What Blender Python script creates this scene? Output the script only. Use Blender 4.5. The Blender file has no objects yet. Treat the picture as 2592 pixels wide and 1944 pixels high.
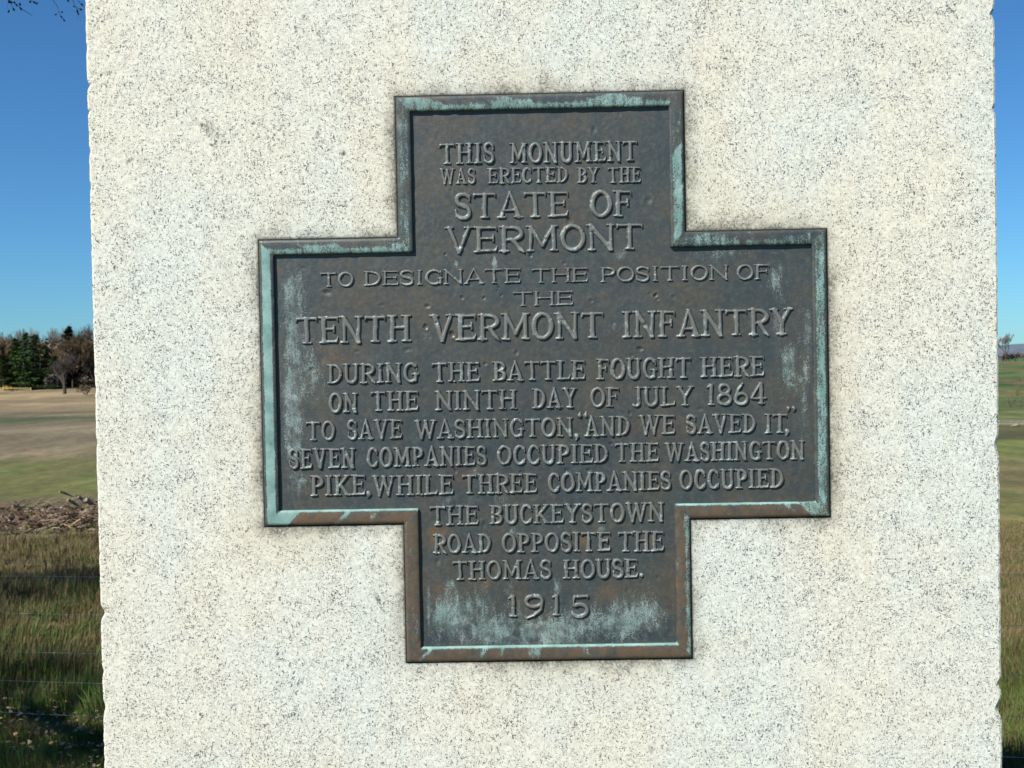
import bpy, math, random
import numpy as np
from mathutils import Vector, Matrix

R = math.radians
rng = np.random.default_rng(7)
random.seed(7)
scene = bpy.context.scene
col = scene.collection

# ------------------------------------------------------------------ camera, sky, sun, exposure
F = 2700.0                                   # focal length in pixels of the 2592 x 1944 photograph
CAM = Vector((-0.028, -1.41415, 1.6))
YAW, PIT, ROLL = -0.01043, -0.01792, -0.01858
fw = Vector((math.sin(YAW)*math.cos(PIT), math.cos(YAW)*math.cos(PIT), math.sin(PIT)))
r0 = Vector((math.cos(YAW), -math.sin(YAW), 0)); u0 = r0.cross(fw)
rt = math.cos(ROLL)*r0 + math.sin(ROLL)*u0
up = -math.sin(ROLL)*r0 + math.cos(ROLL)*u0
cd = bpy.data.cameras.new("camera"); cam = bpy.data.objects.new("camera", cd); col.objects.link(cam)
cam.matrix_world = Matrix(((rt.x, up.x, -fw.x, CAM.x), (rt.y, up.y, -fw.y, CAM.y), (rt.z, up.z, -fw.z, CAM.z), (0, 0, 0, 1)))
cd.sensor_width = 36; cd.lens = F/2592*36; cd.clip_start = .05; cd.clip_end = 20000
cd.dof.use_dof = True; cd.dof.focus_distance = 1.414; cd.dof.aperture_fstop = 20
scene.camera = cam

SUN = Vector((-.49, -.51, .707)).normalized()
el = math.asin(SUN.z); az = math.atan2(SUN.x, SUN.y)
world = bpy.data.worlds.new("World"); scene.world = world; world.use_nodes = True
wn = world.node_tree; wn.nodes.clear()
sky = wn.nodes.new("ShaderNodeTexSky"); sky.sky_type = 'NISHITA'; sky.sun_disc = False
sky.sun_elevation = el; sky.sun_rotation = az % (2*math.pi); sky.altitude = 50
sky.air_density = 1.0; sky.dust_density = .12; sky.ozone_density = 3.0
bg = wn.nodes.new("ShaderNodeBackground"); bg.inputs[1].default_value = .061
wo = wn.nodes.new("ShaderNodeOutputWorld")
tint = wn.nodes.new("ShaderNodeMix"); tint.data_type = 'RGBA'; tint.blend_type = 'MULTIPLY'; tint.inputs[0].default_value = 1
tint.inputs[7].default_value = (.41, .81, 1.14, 1)      # the camera's vivid rendering of a clear blue sky
wn.links.new(sky.outputs[0], tint.inputs[6]); wn.links.new(tint.outputs[2], bg.inputs[0]); wn.links.new(bg.outputs[0], wo.inputs[0])
sl = bpy.data.lights.new("sun", 'SUN'); sl.energy = 4.8; sl.angle = R(.53); sl.color = (1, .965, .9)
so = bpy.data.objects.new("sun", sl); col.objects.link(so)
so.rotation_euler = (-SUN).to_track_quat('-Z', 'Y').to_euler()
scene.view_settings.view_transform = 'Standard'; scene.view_settings.look = 'None'
scene.view_settings.exposure = .68; scene.view_settings.gamma = 1


def ray(px, py):
    return (fw + rt*((px-1296)/F) - up*((py-972)/F))


def at(px, py, d):
    """world point seen at a photo pixel, d metres ahead of the camera"""
    return CAM + ray(px, py)*d


def face(px, py, y=0.0):
    v = ray(px, py); t = (y-CAM.y)/v.y
    p = CAM + v*t
    return p.x, p.z


def in_view(p, m=60):
    v = Vector(p)-CAM; z = v.dot(fw)
    if z < .2: return False
    x = 1296+F*v.dot(rt)/z; y = 972-F*v.dot(up)/z
    return -m < x < 2592+m and -m < y < 1944+m


# ------------------------------------------------------------------ helpers
def tag(o, label=None, cat=None, group=None, kind=None):
    for k, v in (("label", label), ("category", cat), ("group", group), ("kind", kind)):
        if v: o[k] = v
    return o


def empty(name, loc, rz=0):
    o = bpy.data.objects.new(name, None); o.location = loc; o.rotation_euler = (0, 0, rz)
    o.empty_display_size = .2; col.objects.link(o); return o


def copy_tree(o, parent=None):
    c = o.copy(); col.objects.link(c); c.parent = parent
    for ch in list(o.children): copy_tree(ch, c)
    return c


def ss(a, b, x):
    t = np.clip((x-a)/(b-a), 0, 1); return t*t*(3-2*t)


class MB:
    """collects verts / faces (+ optional per-vertex colour) for ONE mesh"""
    def __init__(s): s.v = []; s.f = []; s.c = []; s.n = 0

    def add(s, v, f, c=None):
        v = np.asarray(v, float).reshape(-1, 3); s.v.append(v)
        s.f += [tuple(i+s.n for i in q) for q in f]
        if c is not None: s.c.append(np.broadcast_to(np.asarray(c, float), (len(v), 3)))
        s.n += len(v)

    def tube(s, pts, rad, k=5, c=None, cap=True):
        pts = [Vector(p) for p in pts]; rad = list(rad) if hasattr(rad, '__len__') else [rad]*len(pts)
        vs = []; n = len(pts)
        t0 = (pts[-1]-pts[0]).normalized()
        ref = Vector((0, 0, 1)) if abs(t0.z) < .9 else Vector((1, 0, 0))
        for i, p in enumerate(pts):
            t = (pts[min(i+1, n-1)]-pts[max(i-1, 0)]).normalized()
            a = t.cross(ref).normalized(); b = t.cross(a)
            for j in range(k):
                an = 2*math.pi*j/k; vs.append(p+(a*math.cos(an)+b*math.sin(an))*rad[i])
        fs = [(i*k+j, i*k+(j+1) % k, (i+1)*k+(j+1) % k, (i+1)*k+j) for i in range(n-1) for j in range(k)]
        if cap: fs += [tuple(range(k)), tuple((n-1)*k+j for j in reversed(range(k)))]
        s.add([tuple(v) for v in vs], fs, c)

    def box(s, c, d, rz=0, colr=None, jit=0):
        vs = []
        for x in (-1, 1):
            for y in (-1, 1):
                for z in (-1, 1):
                    p = Vector((x*d[0]/2, y*d[1]/2, z*d[2]/2)); p.rotate(Matrix.Rotation(rz, 3, 'Z'))
                    vs.append([p[i]+c[i]+(random.uniform(-jit, jit) if jit else 0) for i in range(3)])
        s.add(vs, [(0, 1, 3, 2), (4, 6, 7, 5), (0, 4, 5, 1), (2, 3, 7, 6), (0, 2, 6, 4), (1, 5, 7, 3)], colr)

    def build(s, name, mat, parent=None, smooth=False):
        v = np.concatenate(s.v) if s.v else np.zeros((0, 3))
        me = bpy.data.meshes.new(name); me.from_pydata(v.tolist(), [], s.f)
        if s.c:
            a = me.color_attributes.new("col", 'FLOAT_COLOR', 'POINT')
            cc = np.ones((len(v), 4)); cc[:, :3] = np.concatenate(s.c); a.data.foreach_set("color", cc.ravel())
        return link(name, me, mat, parent, smooth)


def link(name, me, mat, parent=None, smooth=False):
    me.materials.append(mat)
    me.polygons.foreach_set("use_smooth", [bool(smooth)]*len(me.polygons))
    me.update()
    o = bpy.data.objects.new(name, me); col.objects.link(o); o.parent = parent
    return o


def grid_mesh(name, P, keep=None, attrs=None):
    """P: (n,m,3) grid; keep: (n-1,m-1) bool; attrs {name:(n,m)}"""
    n, m, _ = P.shape
    idx = np.arange(n*m).reshape(n, m)
    q = np.stack([idx[:-1, :-1], idx[:-1, 1:], idx[1:, 1:], idx[1:, :-1]], -1)
    if keep is None: q = q.reshape(-1, 4)
    else: q = q[keep]
    used, inv = np.unique(q, return_inverse=True); q = inv.reshape(-1, 4)
    V = P.reshape(-1, 3)[used]
    me = bpy.data.meshes.new(name)
    me.vertices.add(len(V)); me.vertices.foreach_set("co", V.ravel().astype(np.float32))
    me.loops.add(q.size); me.loops.foreach_set("vertex_index", q.ravel().astype(np.int32))
    me.polygons.add(len(q)); me.polygons.foreach_set("loop_start", np.arange(0, q.size, 4, dtype=np.int32))
    me.update(calc_edges=True)
    for k, a in (attrs or {}).items():
        if a.ndim == 3:
            at_ = me.color_attributes.new(k, 'FLOAT_COLOR', 'POINT')
            cc = np.ones((len(V), 4)); cc[:, :3] = a.reshape(-1, 3)[used]; at_.data.foreach_set("color", cc.ravel())
        else:
            at_ = me.attributes.new(k, 'FLOAT', 'POINT'); at_.data.foreach_set("value", a.ravel()[used].astype(np.float32))
    return me


def vnoise(x, y, seed=0):
    """smooth value noise, numpy"""
    x = np.asarray(x, float); y = np.asarray(y, float)
    xi = np.floor(x).astype(np.int64); yi = np.floor(y).astype(np.int64)
    def h(a, b):
        n = (a*374761393+b*668265263+seed*974634777) & 0xffffffff
        n = ((n ^ (n >> 13))*1274126177) & 0xffffffff
        return ((n ^ (n >> 16)) & 0xffff)/65535.0
    fx = x-xi; fy = y-yi; fx = fx*fx*(3-2*fx); fy = fy*fy*(3-2*fy)
    return (h(xi, yi)*(1-fx)+h(xi+1, yi)*fx)*(1-fy)+(h(xi, yi+1)*(1-fx)+h(xi+1, yi+1)*fx)*fy


def fbm(x, y, seed=0, o=4):
    s = 0; a = .5; t = 0
    for i in range(o):
        s = s+a*vnoise(x*2**i+i*17.3, y*2**i-i*9.1, seed+i); t += a; a *= .5
    return s/t


# ------------------------------------------------------------------ node helper
class NT:
    def __init__(s, name):
        s.m = bpy.data.materials.new(name); s.m.use_nodes = True; s.t = s.m.node_tree; s.t.nodes.clear()
        s.out = s.t.nodes.new("ShaderNodeOutputMaterial"); s.b = s.t.nodes.new("ShaderNodeBsdfPrincipled")
        s.t.links.new(s.b.outputs[0], s.out.inputs[0])
        s.b.inputs['Specular IOR Level'].default_value = .3

    def L(s, a, b):
        if isinstance(a, (int, float)): b.default_value = a
        elif isinstance(a, tuple): b.default_value = a if len(a) == len(b.default_value) else tuple(a)+(1,)
        else: s.t.links.new(a, b)

    def N(s, ty, **k):
        n = s.t.nodes.new(ty)
        for a, v in k.items(): setattr(n, a, v)
        return n

    def pos(s): return s.N("ShaderNodeNewGeometry").outputs['Position']

    def attr(s, name, o='Fac'): return s.N("ShaderNodeAttribute", attribute_name=name).outputs[o]

    def mapping(s, v, scale=(1, 1, 1), rot=(0, 0, 0), loc=(0, 0, 0)):
        n = s.N("ShaderNodeMapping"); s.L(v, n.inputs[0]); n.inputs[3].default_value = scale
        n.inputs[2].default_value = rot; n.inputs[1].default_value = loc; return n.outputs[0]

    def noise(s, v, sc, det=2, rough=.5, dist=0, out=0):
        n = s.N("ShaderNodeTexNoise"); s.L(v, n.inputs['Vector']); n.inputs['Scale'].default_value = sc
        n.inputs['Detail'].default_value = det; n.inputs['Roughness'].default_value = rough
        n.inputs['Distortion'].default_value = dist; return n.outputs[out]

    def voro(s, v, sc, feat='F1', out='Distance'):
        n = s.N("ShaderNodeTexVoronoi", feature=feat); s.L(v, n.inputs['Vector']); n.inputs['Scale'].default_value = sc
        return n.outputs[out]

    def ramp(s, v, a, b, lo=0., hi=1.):
        n = s.N("ShaderNodeMapRange", interpolation_type='SMOOTHSTEP'); s.L(v, n.inputs[0])
        for i, x in enumerate((a, b, lo, hi)): s.L(x, n.inputs[1+i])
        return n.outputs[0]

    def math(s, op, a, b=0., c=None):
        n = s.N("ShaderNodeMath", operation=op); s.L(a, n.inputs[0]); s.L(b, n.inputs[1])
        if c is not None: s.L(c, n.inputs[2])
        return n.outputs[0]

    def mix(s, f, a, b, mode='MIX'):
        n = s.N("ShaderNodeMix", data_type='RGBA', blend_type=mode)
        s.L(f, n.inputs[0]); s.L(a, n.inputs[6]); s.L(b, n.inputs[7]); return n.outputs[2]

    def bump(s, h, st, dist=.001):
        n = s.N("ShaderNodeBump"); n.inputs['Strength'].default_value = st; n.inputs['Distance'].default_value = dist
        s.L(h, n.inputs['Height']); s.L(n.outputs[0], s.b.inputs['Normal'])

    def fin(s, colr, rough=.8, metal=0.):
        s.L(colr, s.b.inputs['Base Color']); s.L(rough, s.b.inputs['Roughness']); s.L(metal, s.b.inputs['Metallic'])
        return s.m


def simple(name, c, rough=.8, var=.35, sc=20, attr=False, transl=0):
    n = NT(name); P = n.pos()
    base = n.attr("col", 'Color') if attr else c
    f = n.noise(P, sc, 3)
    f = n.ramp(f, .3, .7, 1-var, 1+var)
    cc = n.N("ShaderNodeVectorMath", operation='SCALE'); n.L(base, cc.inputs[0]) if attr else n.L(tuple(c), cc.inputs[0])
    n.L(f, cc.inputs[3])
    n.fin(cc.outputs[0], rough)
    return n.m


# ------------------------------------------------------------------ materials
PA, PB = .1893, .3746                         # half sizes of the cross-shaped plaque
PZ = 1.5815                                   # height of its centre


def granite_mat():
    n = NT("granite"); P = n.pos()
    # broad cream / cool patches
    warp = n.noise(P, 3.2, 4, .6)
    streak = n.noise(n.mapping(P, (9, 9, 1.2)), 1.0, 3, .6)
    warm = n.ramp(n.math('ADD', n.math('MULTIPLY', warp, .6), n.math('MULTIPLY', streak, .4)), .40, .60)
    base = n.mix(warm, (.605, .625, .550), (.645, .615, .505))
    fine = n.noise(P, 48, 3, .7)
    base = n.mix(n.ramp(fine, .42, .66, 0, .28), base, (.63, .595, .48))
    grain = n.voro(P, 300, 'F1', 'Color')
    sep = n.N("ShaderNodeSeparateColor"); n.L(grain, sep.inputs[0])
    g1 = n.ramp(sep.outputs[0], 0, 1, .90, 1.10)
    vm = n.N("ShaderNodeVectorMath", operation='SCALE'); n.L(base, vm.inputs[0]); n.L(g1, vm.inputs[3]); base = vm.outputs[0]
    # dark mica flakes: short crooked strokes, clustered
    dens = n.noise(P, 30, 3, .7)
    big = n.noise(P, 4, 2)
    dn = n.math('ADD', n.math('MULTIPLY', dens, .38), n.math('MULTIPLY', big, .08))
    q1 = n.mapping(P, (1, 1, .5), (0, R(35), 0)); q2 = n.mapping(P, (.5, 1, 1), (0, R(-25), 0), (3, 1, 2))
    s1 = n.noise(q1, 490, 2.0, .55, 1.2); s2 = n.noise(q2, 520, 2.0, .55, 1.2)
    th = n.math('SUBTRACT', .711, n.math('MULTIPLY', dn, .52))
    m1 = n.ramp(n.math('SUBTRACT', s1, th), 0, .05); m2 = n.ramp(n.math('SUBTRACT', s2, n.math('ADD', th, .01)), 0, .05)
    fl = n.math('MAXIMUM', m1, m2)
    base = n.mix(n.math('MULTIPLY', fl, .90), base, (.065, .070, .080))
    # rare bigger black crystals
    v = n.voro(n.mapping(P, (1, 1, .7)), 30); gate = n.noise(P, 17, 2)
    bc = n.math('MULTIPLY', n.ramp(v, .13, .08), n.ramp(gate, .60, .66))
    base = n.mix(n.math('MULTIPLY', bc, .35), base, (.08, .08, .085))
    # grime round the plaque: distance to its cross outline
    sx = n.N("ShaderNodeSeparateXYZ"); n.L(P, sx.inputs[0])
    ax = n.math('ABSOLUTE', sx.outputs[0]); zc = n.math('SUBTRACT', sx.outputs[2], PZ); az_ = n.math('ABSOLUTE', zc)
    def bd(hx, hz):
        a = n.math('MAXIMUM', n.math('SUBTRACT', ax, hx), 0); b = n.math('MAXIMUM', n.math('SUBTRACT', az_, hz), 0)
        return n.math('SQRT', n.math('ADD', n.math('MULTIPLY', a, a), n.math('MULTIPLY', b, b)))
    d = n.math('MINIMUM', bd(PA, PB), bd(PB, PA))
    wv = n.noise(P, 30, 4, .7); wv2 = n.noise(P, 7, 3, .6)
    dd = n.math('SUBTRACT', d, n.math('MULTIPLY', n.math('SUBTRACT', wv, .5), .045))
    near = n.ramp(dd, .024, -.004)
    patch = n.ramp(wv2, .34, .60, .45, 1)
    ongrime = n.math('MULTIPLY', near, patch)
    halo = n.math('MULTIPLY', n.ramp(d, .085, 0), n.ramp(wv2, .35, .7, .05, .55))
    base = n.mix(halo, base, n.mix(.55, base, (.44, .37, .23)))
    gs = n.noise(P, 260, 3, .7)
    base = n.mix(n.math('MULTIPLY', ongrime, n.ramp(gs, .32, .60, .25, .92)), base, (.085, .08, .06))
    tight = n.ramp(n.math('SUBTRACT', d, n.math('MULTIPLY', wv, .004)), .0035, -.001)
    base = n.mix(n.math('MULTIPLY', tight, .75), base, (.04, .045, .03))
    # individual marks seen in the stone: knots of dark mineral and short scratches
    for px, py, wx, wz, rot_, k_ in ((530, 325, 16, 26, .5, .55), (512, 318, 5, 10, .2, .9), (548, 345, 5, 22, -.3, .8), (538, 366, 12, 5, 0, .9), (523, 213, 6, 4, 0, .8), (868, 388, 8, 9, .4, 1.), (692, 351, 4, 9, .3, .8),
                                     (955, 1512, 6, 16, .5, .9), (962, 1532, 5, 22, .55, .9), (1858, 380, 6, 5, 0, .8), (330, 405, 16, 7, .6, .7), (748, 69, 5, 7, 0, .8), (2262, 1455, 8, 8, 0, .6), (2050, 1500, 9, 6, .4, .5), (753, 1880, 7, 3, 0, .7)):
        fx_, fz_ = face(px, py); q = n.N("ShaderNodeVectorMath", operation='SUBTRACT'); n.L(P, q.inputs[0]); q.inputs[1].default_value = (fx_, 0, fz_)
        m_ = n.mapping(q.outputs[0], (1/(wx*.00052), 0, 1/(wz*.00052)), (0, 0, 0)) if not rot_ else n.mapping(n.mapping(q.outputs[0], (1, 0, 1), (0, rot_, 0)), (1/(wx*.00052), 0, 1/(wz*.00052)))
        ln = n.N("ShaderNodeVectorMath", operation='LENGTH'); n.L(m_, ln.inputs[0])
        mk = n.math('MULTIPLY', n.ramp(ln.outputs['Value'], 1.25, .45), n.ramp(gs, .40, .56))
        base = n.mix(n.math('MULTIPLY', mk, k_), base, (.085, .085, .08))
    # mica glints, painted into the colour as near-white specks
    gl = n.math('MULTIPLY', n.ramp(n.voro(P, 75), .075, .05), n.ramp(n.noise(P, 60, 1), .60, .64))
    base = n.mix(gl, base, (.95, .94, .97))
    hgt = n.math('ADD', n.math('MULTIPLY', s1, .6), n.math('MULTIPLY', n.noise(P, 150, 3), 1.0))
    n.bump(hgt, .10, .0006)
    return n.fin(base, .85)


def bronze_mat(name, lettered=False, edge=False):
    n = NT(name); P = n.pos()
    blot = n.noise(P, 11, 5, .65); blot2 = n.noise(n.mapping(P, (1, 1, .45)), 34, 4, .65)
    base = n.mix(n.ramp(blot, .38, .64), (.043, .057, .057), (.072, .066, .052))
    base = n.mix(n.ramp(blot2, .45, .68, 0, .6), base, (.068, .076, .066))
    fine = n.noise(P, 170, 4, .7)
    base = n.mix(n.ramp(fine, .45, .75, 0, .5), base, (.110, .098, .078))
    base = n.mix(n.ramp(n.noise(P, 90, 3, .6), .50, .36, 0, .6), base, (.042, .056, .064))
    if lettered:
        h = n.attr("lift")
        base = n.mix(n.math('MULTIPLY', n.ramp(h, .55, 1), .85), base, (.150, .152, .138))
        chalk = n.math('MULTIPLY', n.ramp(n.noise(P, 60, 3, .7), .52, .66), n.ramp(n.noise(P, 330, 3, .7), .40, .60))
        base = n.mix(n.math('MULTIPLY', chalk, .75), base, (.30, .36, .335))
        chalk2 = n.math('MULTIPLY', n.attr("foot"), n.ramp(n.noise(P, 95, 3, .7), .40, .60))
        base = n.mix(n.math('MULTIPLY', chalk2, .75), base, (.40, .45, .42))
        pat = n.math('MULTIPLY', n.attr("patina"), .8)
    else:
        pat = n.math('MULTIPLY', n.attr("patina"), 1.25)
        br = n.math('MULTIPLY', n.attr("brown"), n.ramp(n.noise(P, 70, 4, .7), .35, .6, .25, 1))
        base = n.mix(br, base, (.150, .090, .045))
        dk = n.math('MULTIPLY', n.attr("dark"), n.ramp(n.noise(P, 55, 4, .7), .40, .58))
    pn = n.noise(n.mapping(P, (1.7, 1, .5)), 85, 5, .75); pf = n.noise(P, 520, 4, .8)
    amt = n.math('ADD', n.math('ADD', pat, n.math('MULTIPLY', n.math('SUBTRACT', pn, .5), 1.9)), n.math('MULTIPLY', n.math('SUBTRACT', pf, .5), 2.0 if edge else 2.6))
    pm = n.ramp(amt, .45, .95)
    green = n.mix(n.ramp(n.noise(P, 40, 3, .6), .35, .65), (.15, .285, .25) if edge else (.20, .31, .28), (.25, .40, .365) if edge else (.36, .46, .43))
    pmm = n.math('MULTIPLY', pm, n.ramp(pat, 0.02, .30))
    if not edge:
        pmm = n.math('MULTIPLY', pmm, n.ramp(n.noise(n.mapping(P, (1, 1, .6), (0, 0, 0), (5, 2, 1)), 60, 5, .75), .38, .60, .12, 1))
        pmm = n.math('MULTIPLY', pmm, n.ramp(n.noise(P, 700, 3, .7), .36, .60, .35, 1))
    base = n.mix(n.math('MULTIPLY', pmm, 0.9 if edge else .84), base, green)
    if not lettered: base = n.mix(n.math('MULTIPLY', dk, .80), base, (.026, .036, .044))
    # scattered chalky specks
    sp = n.math('MULTIPLY', n.ramp(n.noise(P, 640, 2, .6), .70, .76), n.ramp(n.noise(P, 9, 3), .42, .6))
    base = n.mix(n.math('MULTIPLY', sp, .6), base, (.33, .38, .34))
    pits = n.ramp(n.voro(P, 160), .18, .0, 0, 1)
    pitg = n.ramp(n.noise(P, 31, 2), .52, .68)
    hh = n.math('ADD', n.math('MULTIPLY', n.noise(P, 240, 4, .65), .9), n.math('MULTIPLY', n.math('MULTIPLY', pits, pitg), -.9))
    hh = n.math('ADD', hh, n.math('MULTIPLY', pm, .3))
    n.bump(hh, .5, .0006)
    n.b.inputs['Specular IOR Level'].default_value = .5
    rough = n.math('ADD', n.math('MULTIPLY', pmm, .35), n.ramp(fine, .3, .7, .40, .56))
    return n.fin(base, rough, n.math('MULTIPLY', n.math('SUBTRACT', 1, pmm), .12))


M = {}
M['granite'] = granite_mat()
M['bronze'] = bronze_mat("weathered_bronze")
M['rim'] = bronze_mat("bronze_border", False, True)
M['letters'] = bronze_mat("raised_bronze", True)
M['sealant'] = simple("dark_joint_dirt", (.018, .02, .017), .95, .4, 200)
M['wire'] = simple("galvanised_wire", (.50, .51, .50), .5, .3, 60)
M['steel'] = simple("painted_steel_post", (.05, .08, .05), .6, .3, 30)
M['bark'] = simple("grey_brown_bark", (.062, .050, .040), .95, .4, 14)
M['twig'] = simple("bare_twigs", (.17, .14, .125), .95, .25, 3)
M['twig_dark'] = simple("dark_twigs", (.10, .075, .065), .9, .3, 60)
M['twig_brown'] = simple("brown_twigs", (.14, .10, .055), .95, .25, 2)
M['col'] = simple("vertex_tinted_plants", None, .85, .25, 1.5, attr=True)
M['grass'] = simple("grass_blades", None, .7, .25, 30, attr=True)
M['rail'] = simple("sunbleached_rails", (.56, .45, .20), .8, .2, 2)
M['rail_grey'] = simple("grey_weathered_rails", (.42, .37, .33), .8, .2, 2)
M['log'] = simple("dead_wood", (.24, .19, .145), .9, .35, 7)
M['leaf'] = simple("dry_leaf", (.70, .36, .13), .7, .3, 80)  # leaf colour brightened to imitate a fleck of sun on it

# ------------------------------------------------------------------ ground
Lp = np.array([(0, 1.6), (3.2, 1.68), (4.6, 1.76), (7, 2.0), (11, 2.6), (18, 3.5), (28, 4.3), (34, 4.9), (40, 4.95), (60, 5.0), (85, 4.7), (110, 4.75),
               (150, 4.8), (250, 5.0), (350, 5.2), (420, 5.2), (700, 4), (1500, 3), (8000, 3)])
Rp = np.array([(0, 1.6), (3.5, 1.6), (6, 1.9), (10, 2.6), (20, 4.2), (40, 6.8), (80, 9.), (150, 10.), (170, 10.95), (230, 12.), (300, 11.),
               (450, 8.0), (700, 3.6), (760, 3.4), (1000, 5), (2000, 6), (8000, 6)])


def elev(x, y):
    dx = np.asarray(x)-CAM.x; dy = np.asarray(y)-CAM.y
    r = np.hypot(dx, dy)*math.cos(R(24.5)); th = np.arctan2(dx, dy)
    w = ss(R(-17), R(17), th)*(1-ss(R(120), R(178), np.abs(th)))+.5*ss(R(120), R(178), np.abs(th))
    zl = np.interp(r, Lp[:, 0], Lp[:, 1]); zr = np.interp(r, Rp[:, 0], Rp[:, 1])
    z = 1.6-(zl*(1-w)+zr*w)
    und = (fbm(np.asarray(x)*.05+50, np.asarray(y)*.05+50, 3)-.5)*np.clip((r-8)/300, 0, 1)*1.2
    mid = (fbm(np.asarray(x)*1.1, np.asarray(y)*1.1, 5)-.5)*.10*ss(1.5, 4, r)
    return z+und+mid


def ground_z(p): return float(elev(p[0], p[1]))


def lerpc(r, table):
    ks = [t[0] for t in table]; return np.stack([np.interp(r, ks, [t[1][i] for t in table]) for i in range(3)], -1)


def ground_colour(X, Y):
    dx = X-CAM.x; dy = Y-CAM.y; r = np.hypot(dx, dy)*math.cos(R(24.5)); th = np.arctan2(dx, dy)
    w = ss(R(-12), R(12), th)[..., None]
    rr = r*(1+.10*(fbm(X*.03+9, Y*.06, 11)-.5))
    tan = (.30, .225, .14); br = (.185, .145, .10); ol = (.100, .104, .030); dk = (.065, .055, .03); st = (.20, .155, .085)
    cl = lerpc(rr, [(0, dk), (6, (.08, .07, .03)), (9, (.12, .095, .045)), (15, (.12, .10, .05)), (20, st), (30, st), (32, (.11, .085, .05)), (41, (.11, .09, .05)),
                    (43, ol), (60, (.13, .12, .047)), (64, br), (90, (.17, .135, .10)), (108, (.16, .14, .09)), (109.5, (.06, .14, .035)), (113, (.06, .14, .035)),
                    (115, (.19, .16, .10)), (140, (.22, .17, .115)), (160, tan), (350, tan), (400, (.06, .05, .03)), (600, (.08, .09, .04)), (8000, (.08, .10, .06))])
    cr = lerpc(rr, [(0, (.06, .07, .02)), (6, (.09, .09, .03)), (12, (.15, .12, .05)), (30, (.18, .145, .065)), (50, (.15, .13, .045)), (80, (.16, .13, .06)),
                    (110, (.11, .13, .035)), (140, (.17, .15, .06)), (220, (.13, .15, .045)), (260, (.09, .13, .04)), (450, (.075, .13, .035)), (700, (.06, .17, .04)), (760, (.07, .15, .05)), (8000, (.08, .11, .08))])
    c = cl*(1-w)+cr*w
    # patches of other cover, streaked across the slope
    n1 = fbm(X*.035, Y*.055+3, 21); n2 = fbm(X*.6, Y*.5, 31); n3 = fbm(X*.025, Y*.022, 41)
    far = ss(60, 120, r)[..., None]
    c = c*(1-(ss(.42, .62, n1)*.42)[..., None]*far)
    g = (ss(.52, .66, n2)*(1-ss(50, 90, r))*.55)[..., None]
    c = c*(1-g)+np.array((.06, .10, .02))*g
    b = (ss(.5, .62, n3)*ss(110, 150, r)*(1-w[..., 0])*.45)[..., None]
    c = c*(1-b)+np.array((.16, .13, .09))*b
    b2 = (ss(.5, .60, fbm(X*.03+5, Y*.02, 51))*ss(240, 300, r)*w[..., 0]*.7)[..., None]
    c = c*(1-b2)+np.array((.14, .10, .05))*b2
    c = c*np.array((1.0, .98, .80))
    c = c*(1-.30*ss(.45, .65, fbm(X*.012+4, Y*.09+1, 81, 5))*ss(50, 90, r))[..., None]
    return c


th = np.concatenate([np.arange(-180, -34, 3.), np.arange(-34, 34, .22), np.arange(34, 180.1, 3.)]); th[-1] = 180
rr = np.concatenate([[0.0], np.geomspace(.5, 7000, 330)])
TT, RR_ = np.meshgrid(np.radians(th), rr)
GX = CAM.x+np.sin(TT)*RR_; GY = CAM.y+np.cos(TT)*RR_
me = grid_mesh("ground", np.stack([GX, GY, elev(GX, GY)], -1)[:, ::-1], attrs={"col": ground_colour(GX, GY)[:, ::-1]})


def ground_mat():
    n = NT("field_grass"); P = n.pos(); c = n.attr("col", 'Color')
    f1 = n.noise(n.mapping(P, (1, .5, 1)), 2.2, 5, .7); f2 = n.noise(P, 22, 4, .7); f3 = n.noise(n.mapping(P, (.5, .12, 1)), .8, 4, .7)
    k = n.math('MULTIPLY', n.ramp(f1, .3, .7, .72, 1.25), n.ramp(f2, .3, .7, .65, 1.3))
    k = n.math('MULTIPLY', k, n.ramp(f3, .3, .7, .75, 1.22))
    v = n.N("ShaderNodeVectorMath", operation='SCALE'); n.L(c, v.inputs[0]); n.L(k, v.inputs[3])
    c2 = n.mix(n.ramp(n.noise(P, 1.1, 5, .7), .52, .70, 0, .35), v.outputs[0], (.09, .12, .03))
    n.bump(n.math('ADD', f2, f1), .6, .05)
    return n.fin(c2, .95)


g = link("ground", me, ground_mat(), None, True); tag(g, kind="structure")

# far wooded ridge, bluish distance haze painted into its colour
mb = MB()
hx = np.linspace(-3500, 3500, 120); rows = []
for t, hh in ((0, 0), (.5, .8), (1, 1), (1.6, .4)):
    top = 16+18*fbm(hx*.0012+3, hx*0, 71)+np.where(hx > 1300, (hx-1300)*.035, 0)*np.exp(-((hx-1900)/900)**2)
    z = -8+(top+8)*hh+fbm(hx*.02, hx*0+t, 73)*6
    rows.append(np.stack([hx, 2900+t*500+hx*0, z], -1))
me = grid_mesh("wooded_ridge", np.array(rows))
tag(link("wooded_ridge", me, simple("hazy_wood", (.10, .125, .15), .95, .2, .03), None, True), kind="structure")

# ------------------------------------------------------------------ monument
mon = empty("granite_monument", (0, .45, 0))
tag(mon, "pale speckled granite monument shaft with a cross-shaped bronze plaque on its face", "monument")
XL, XR, DEP = -.5994, .6006, .95


def chip(z, seed):
    a = vnoise(z*150, z*0+seed, seed)*.00045+vnoise(z*19, z*0+seed, seed+5)*.0004
    b = np.clip(vnoise(z*33, z*0+seed*3.1, seed+9)-.93, 0, 1)/.07*.0014
    c = np.clip(vnoise(z*120, z*0+seed*2.1, seed+19)-.70, 0, 1)/.30*.0005
    return a+b+c


zz = np.arange(.62, 2.86, .0035)
ch = [chip(zz, s) for s in (3, 13, 23, 33)]
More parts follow.
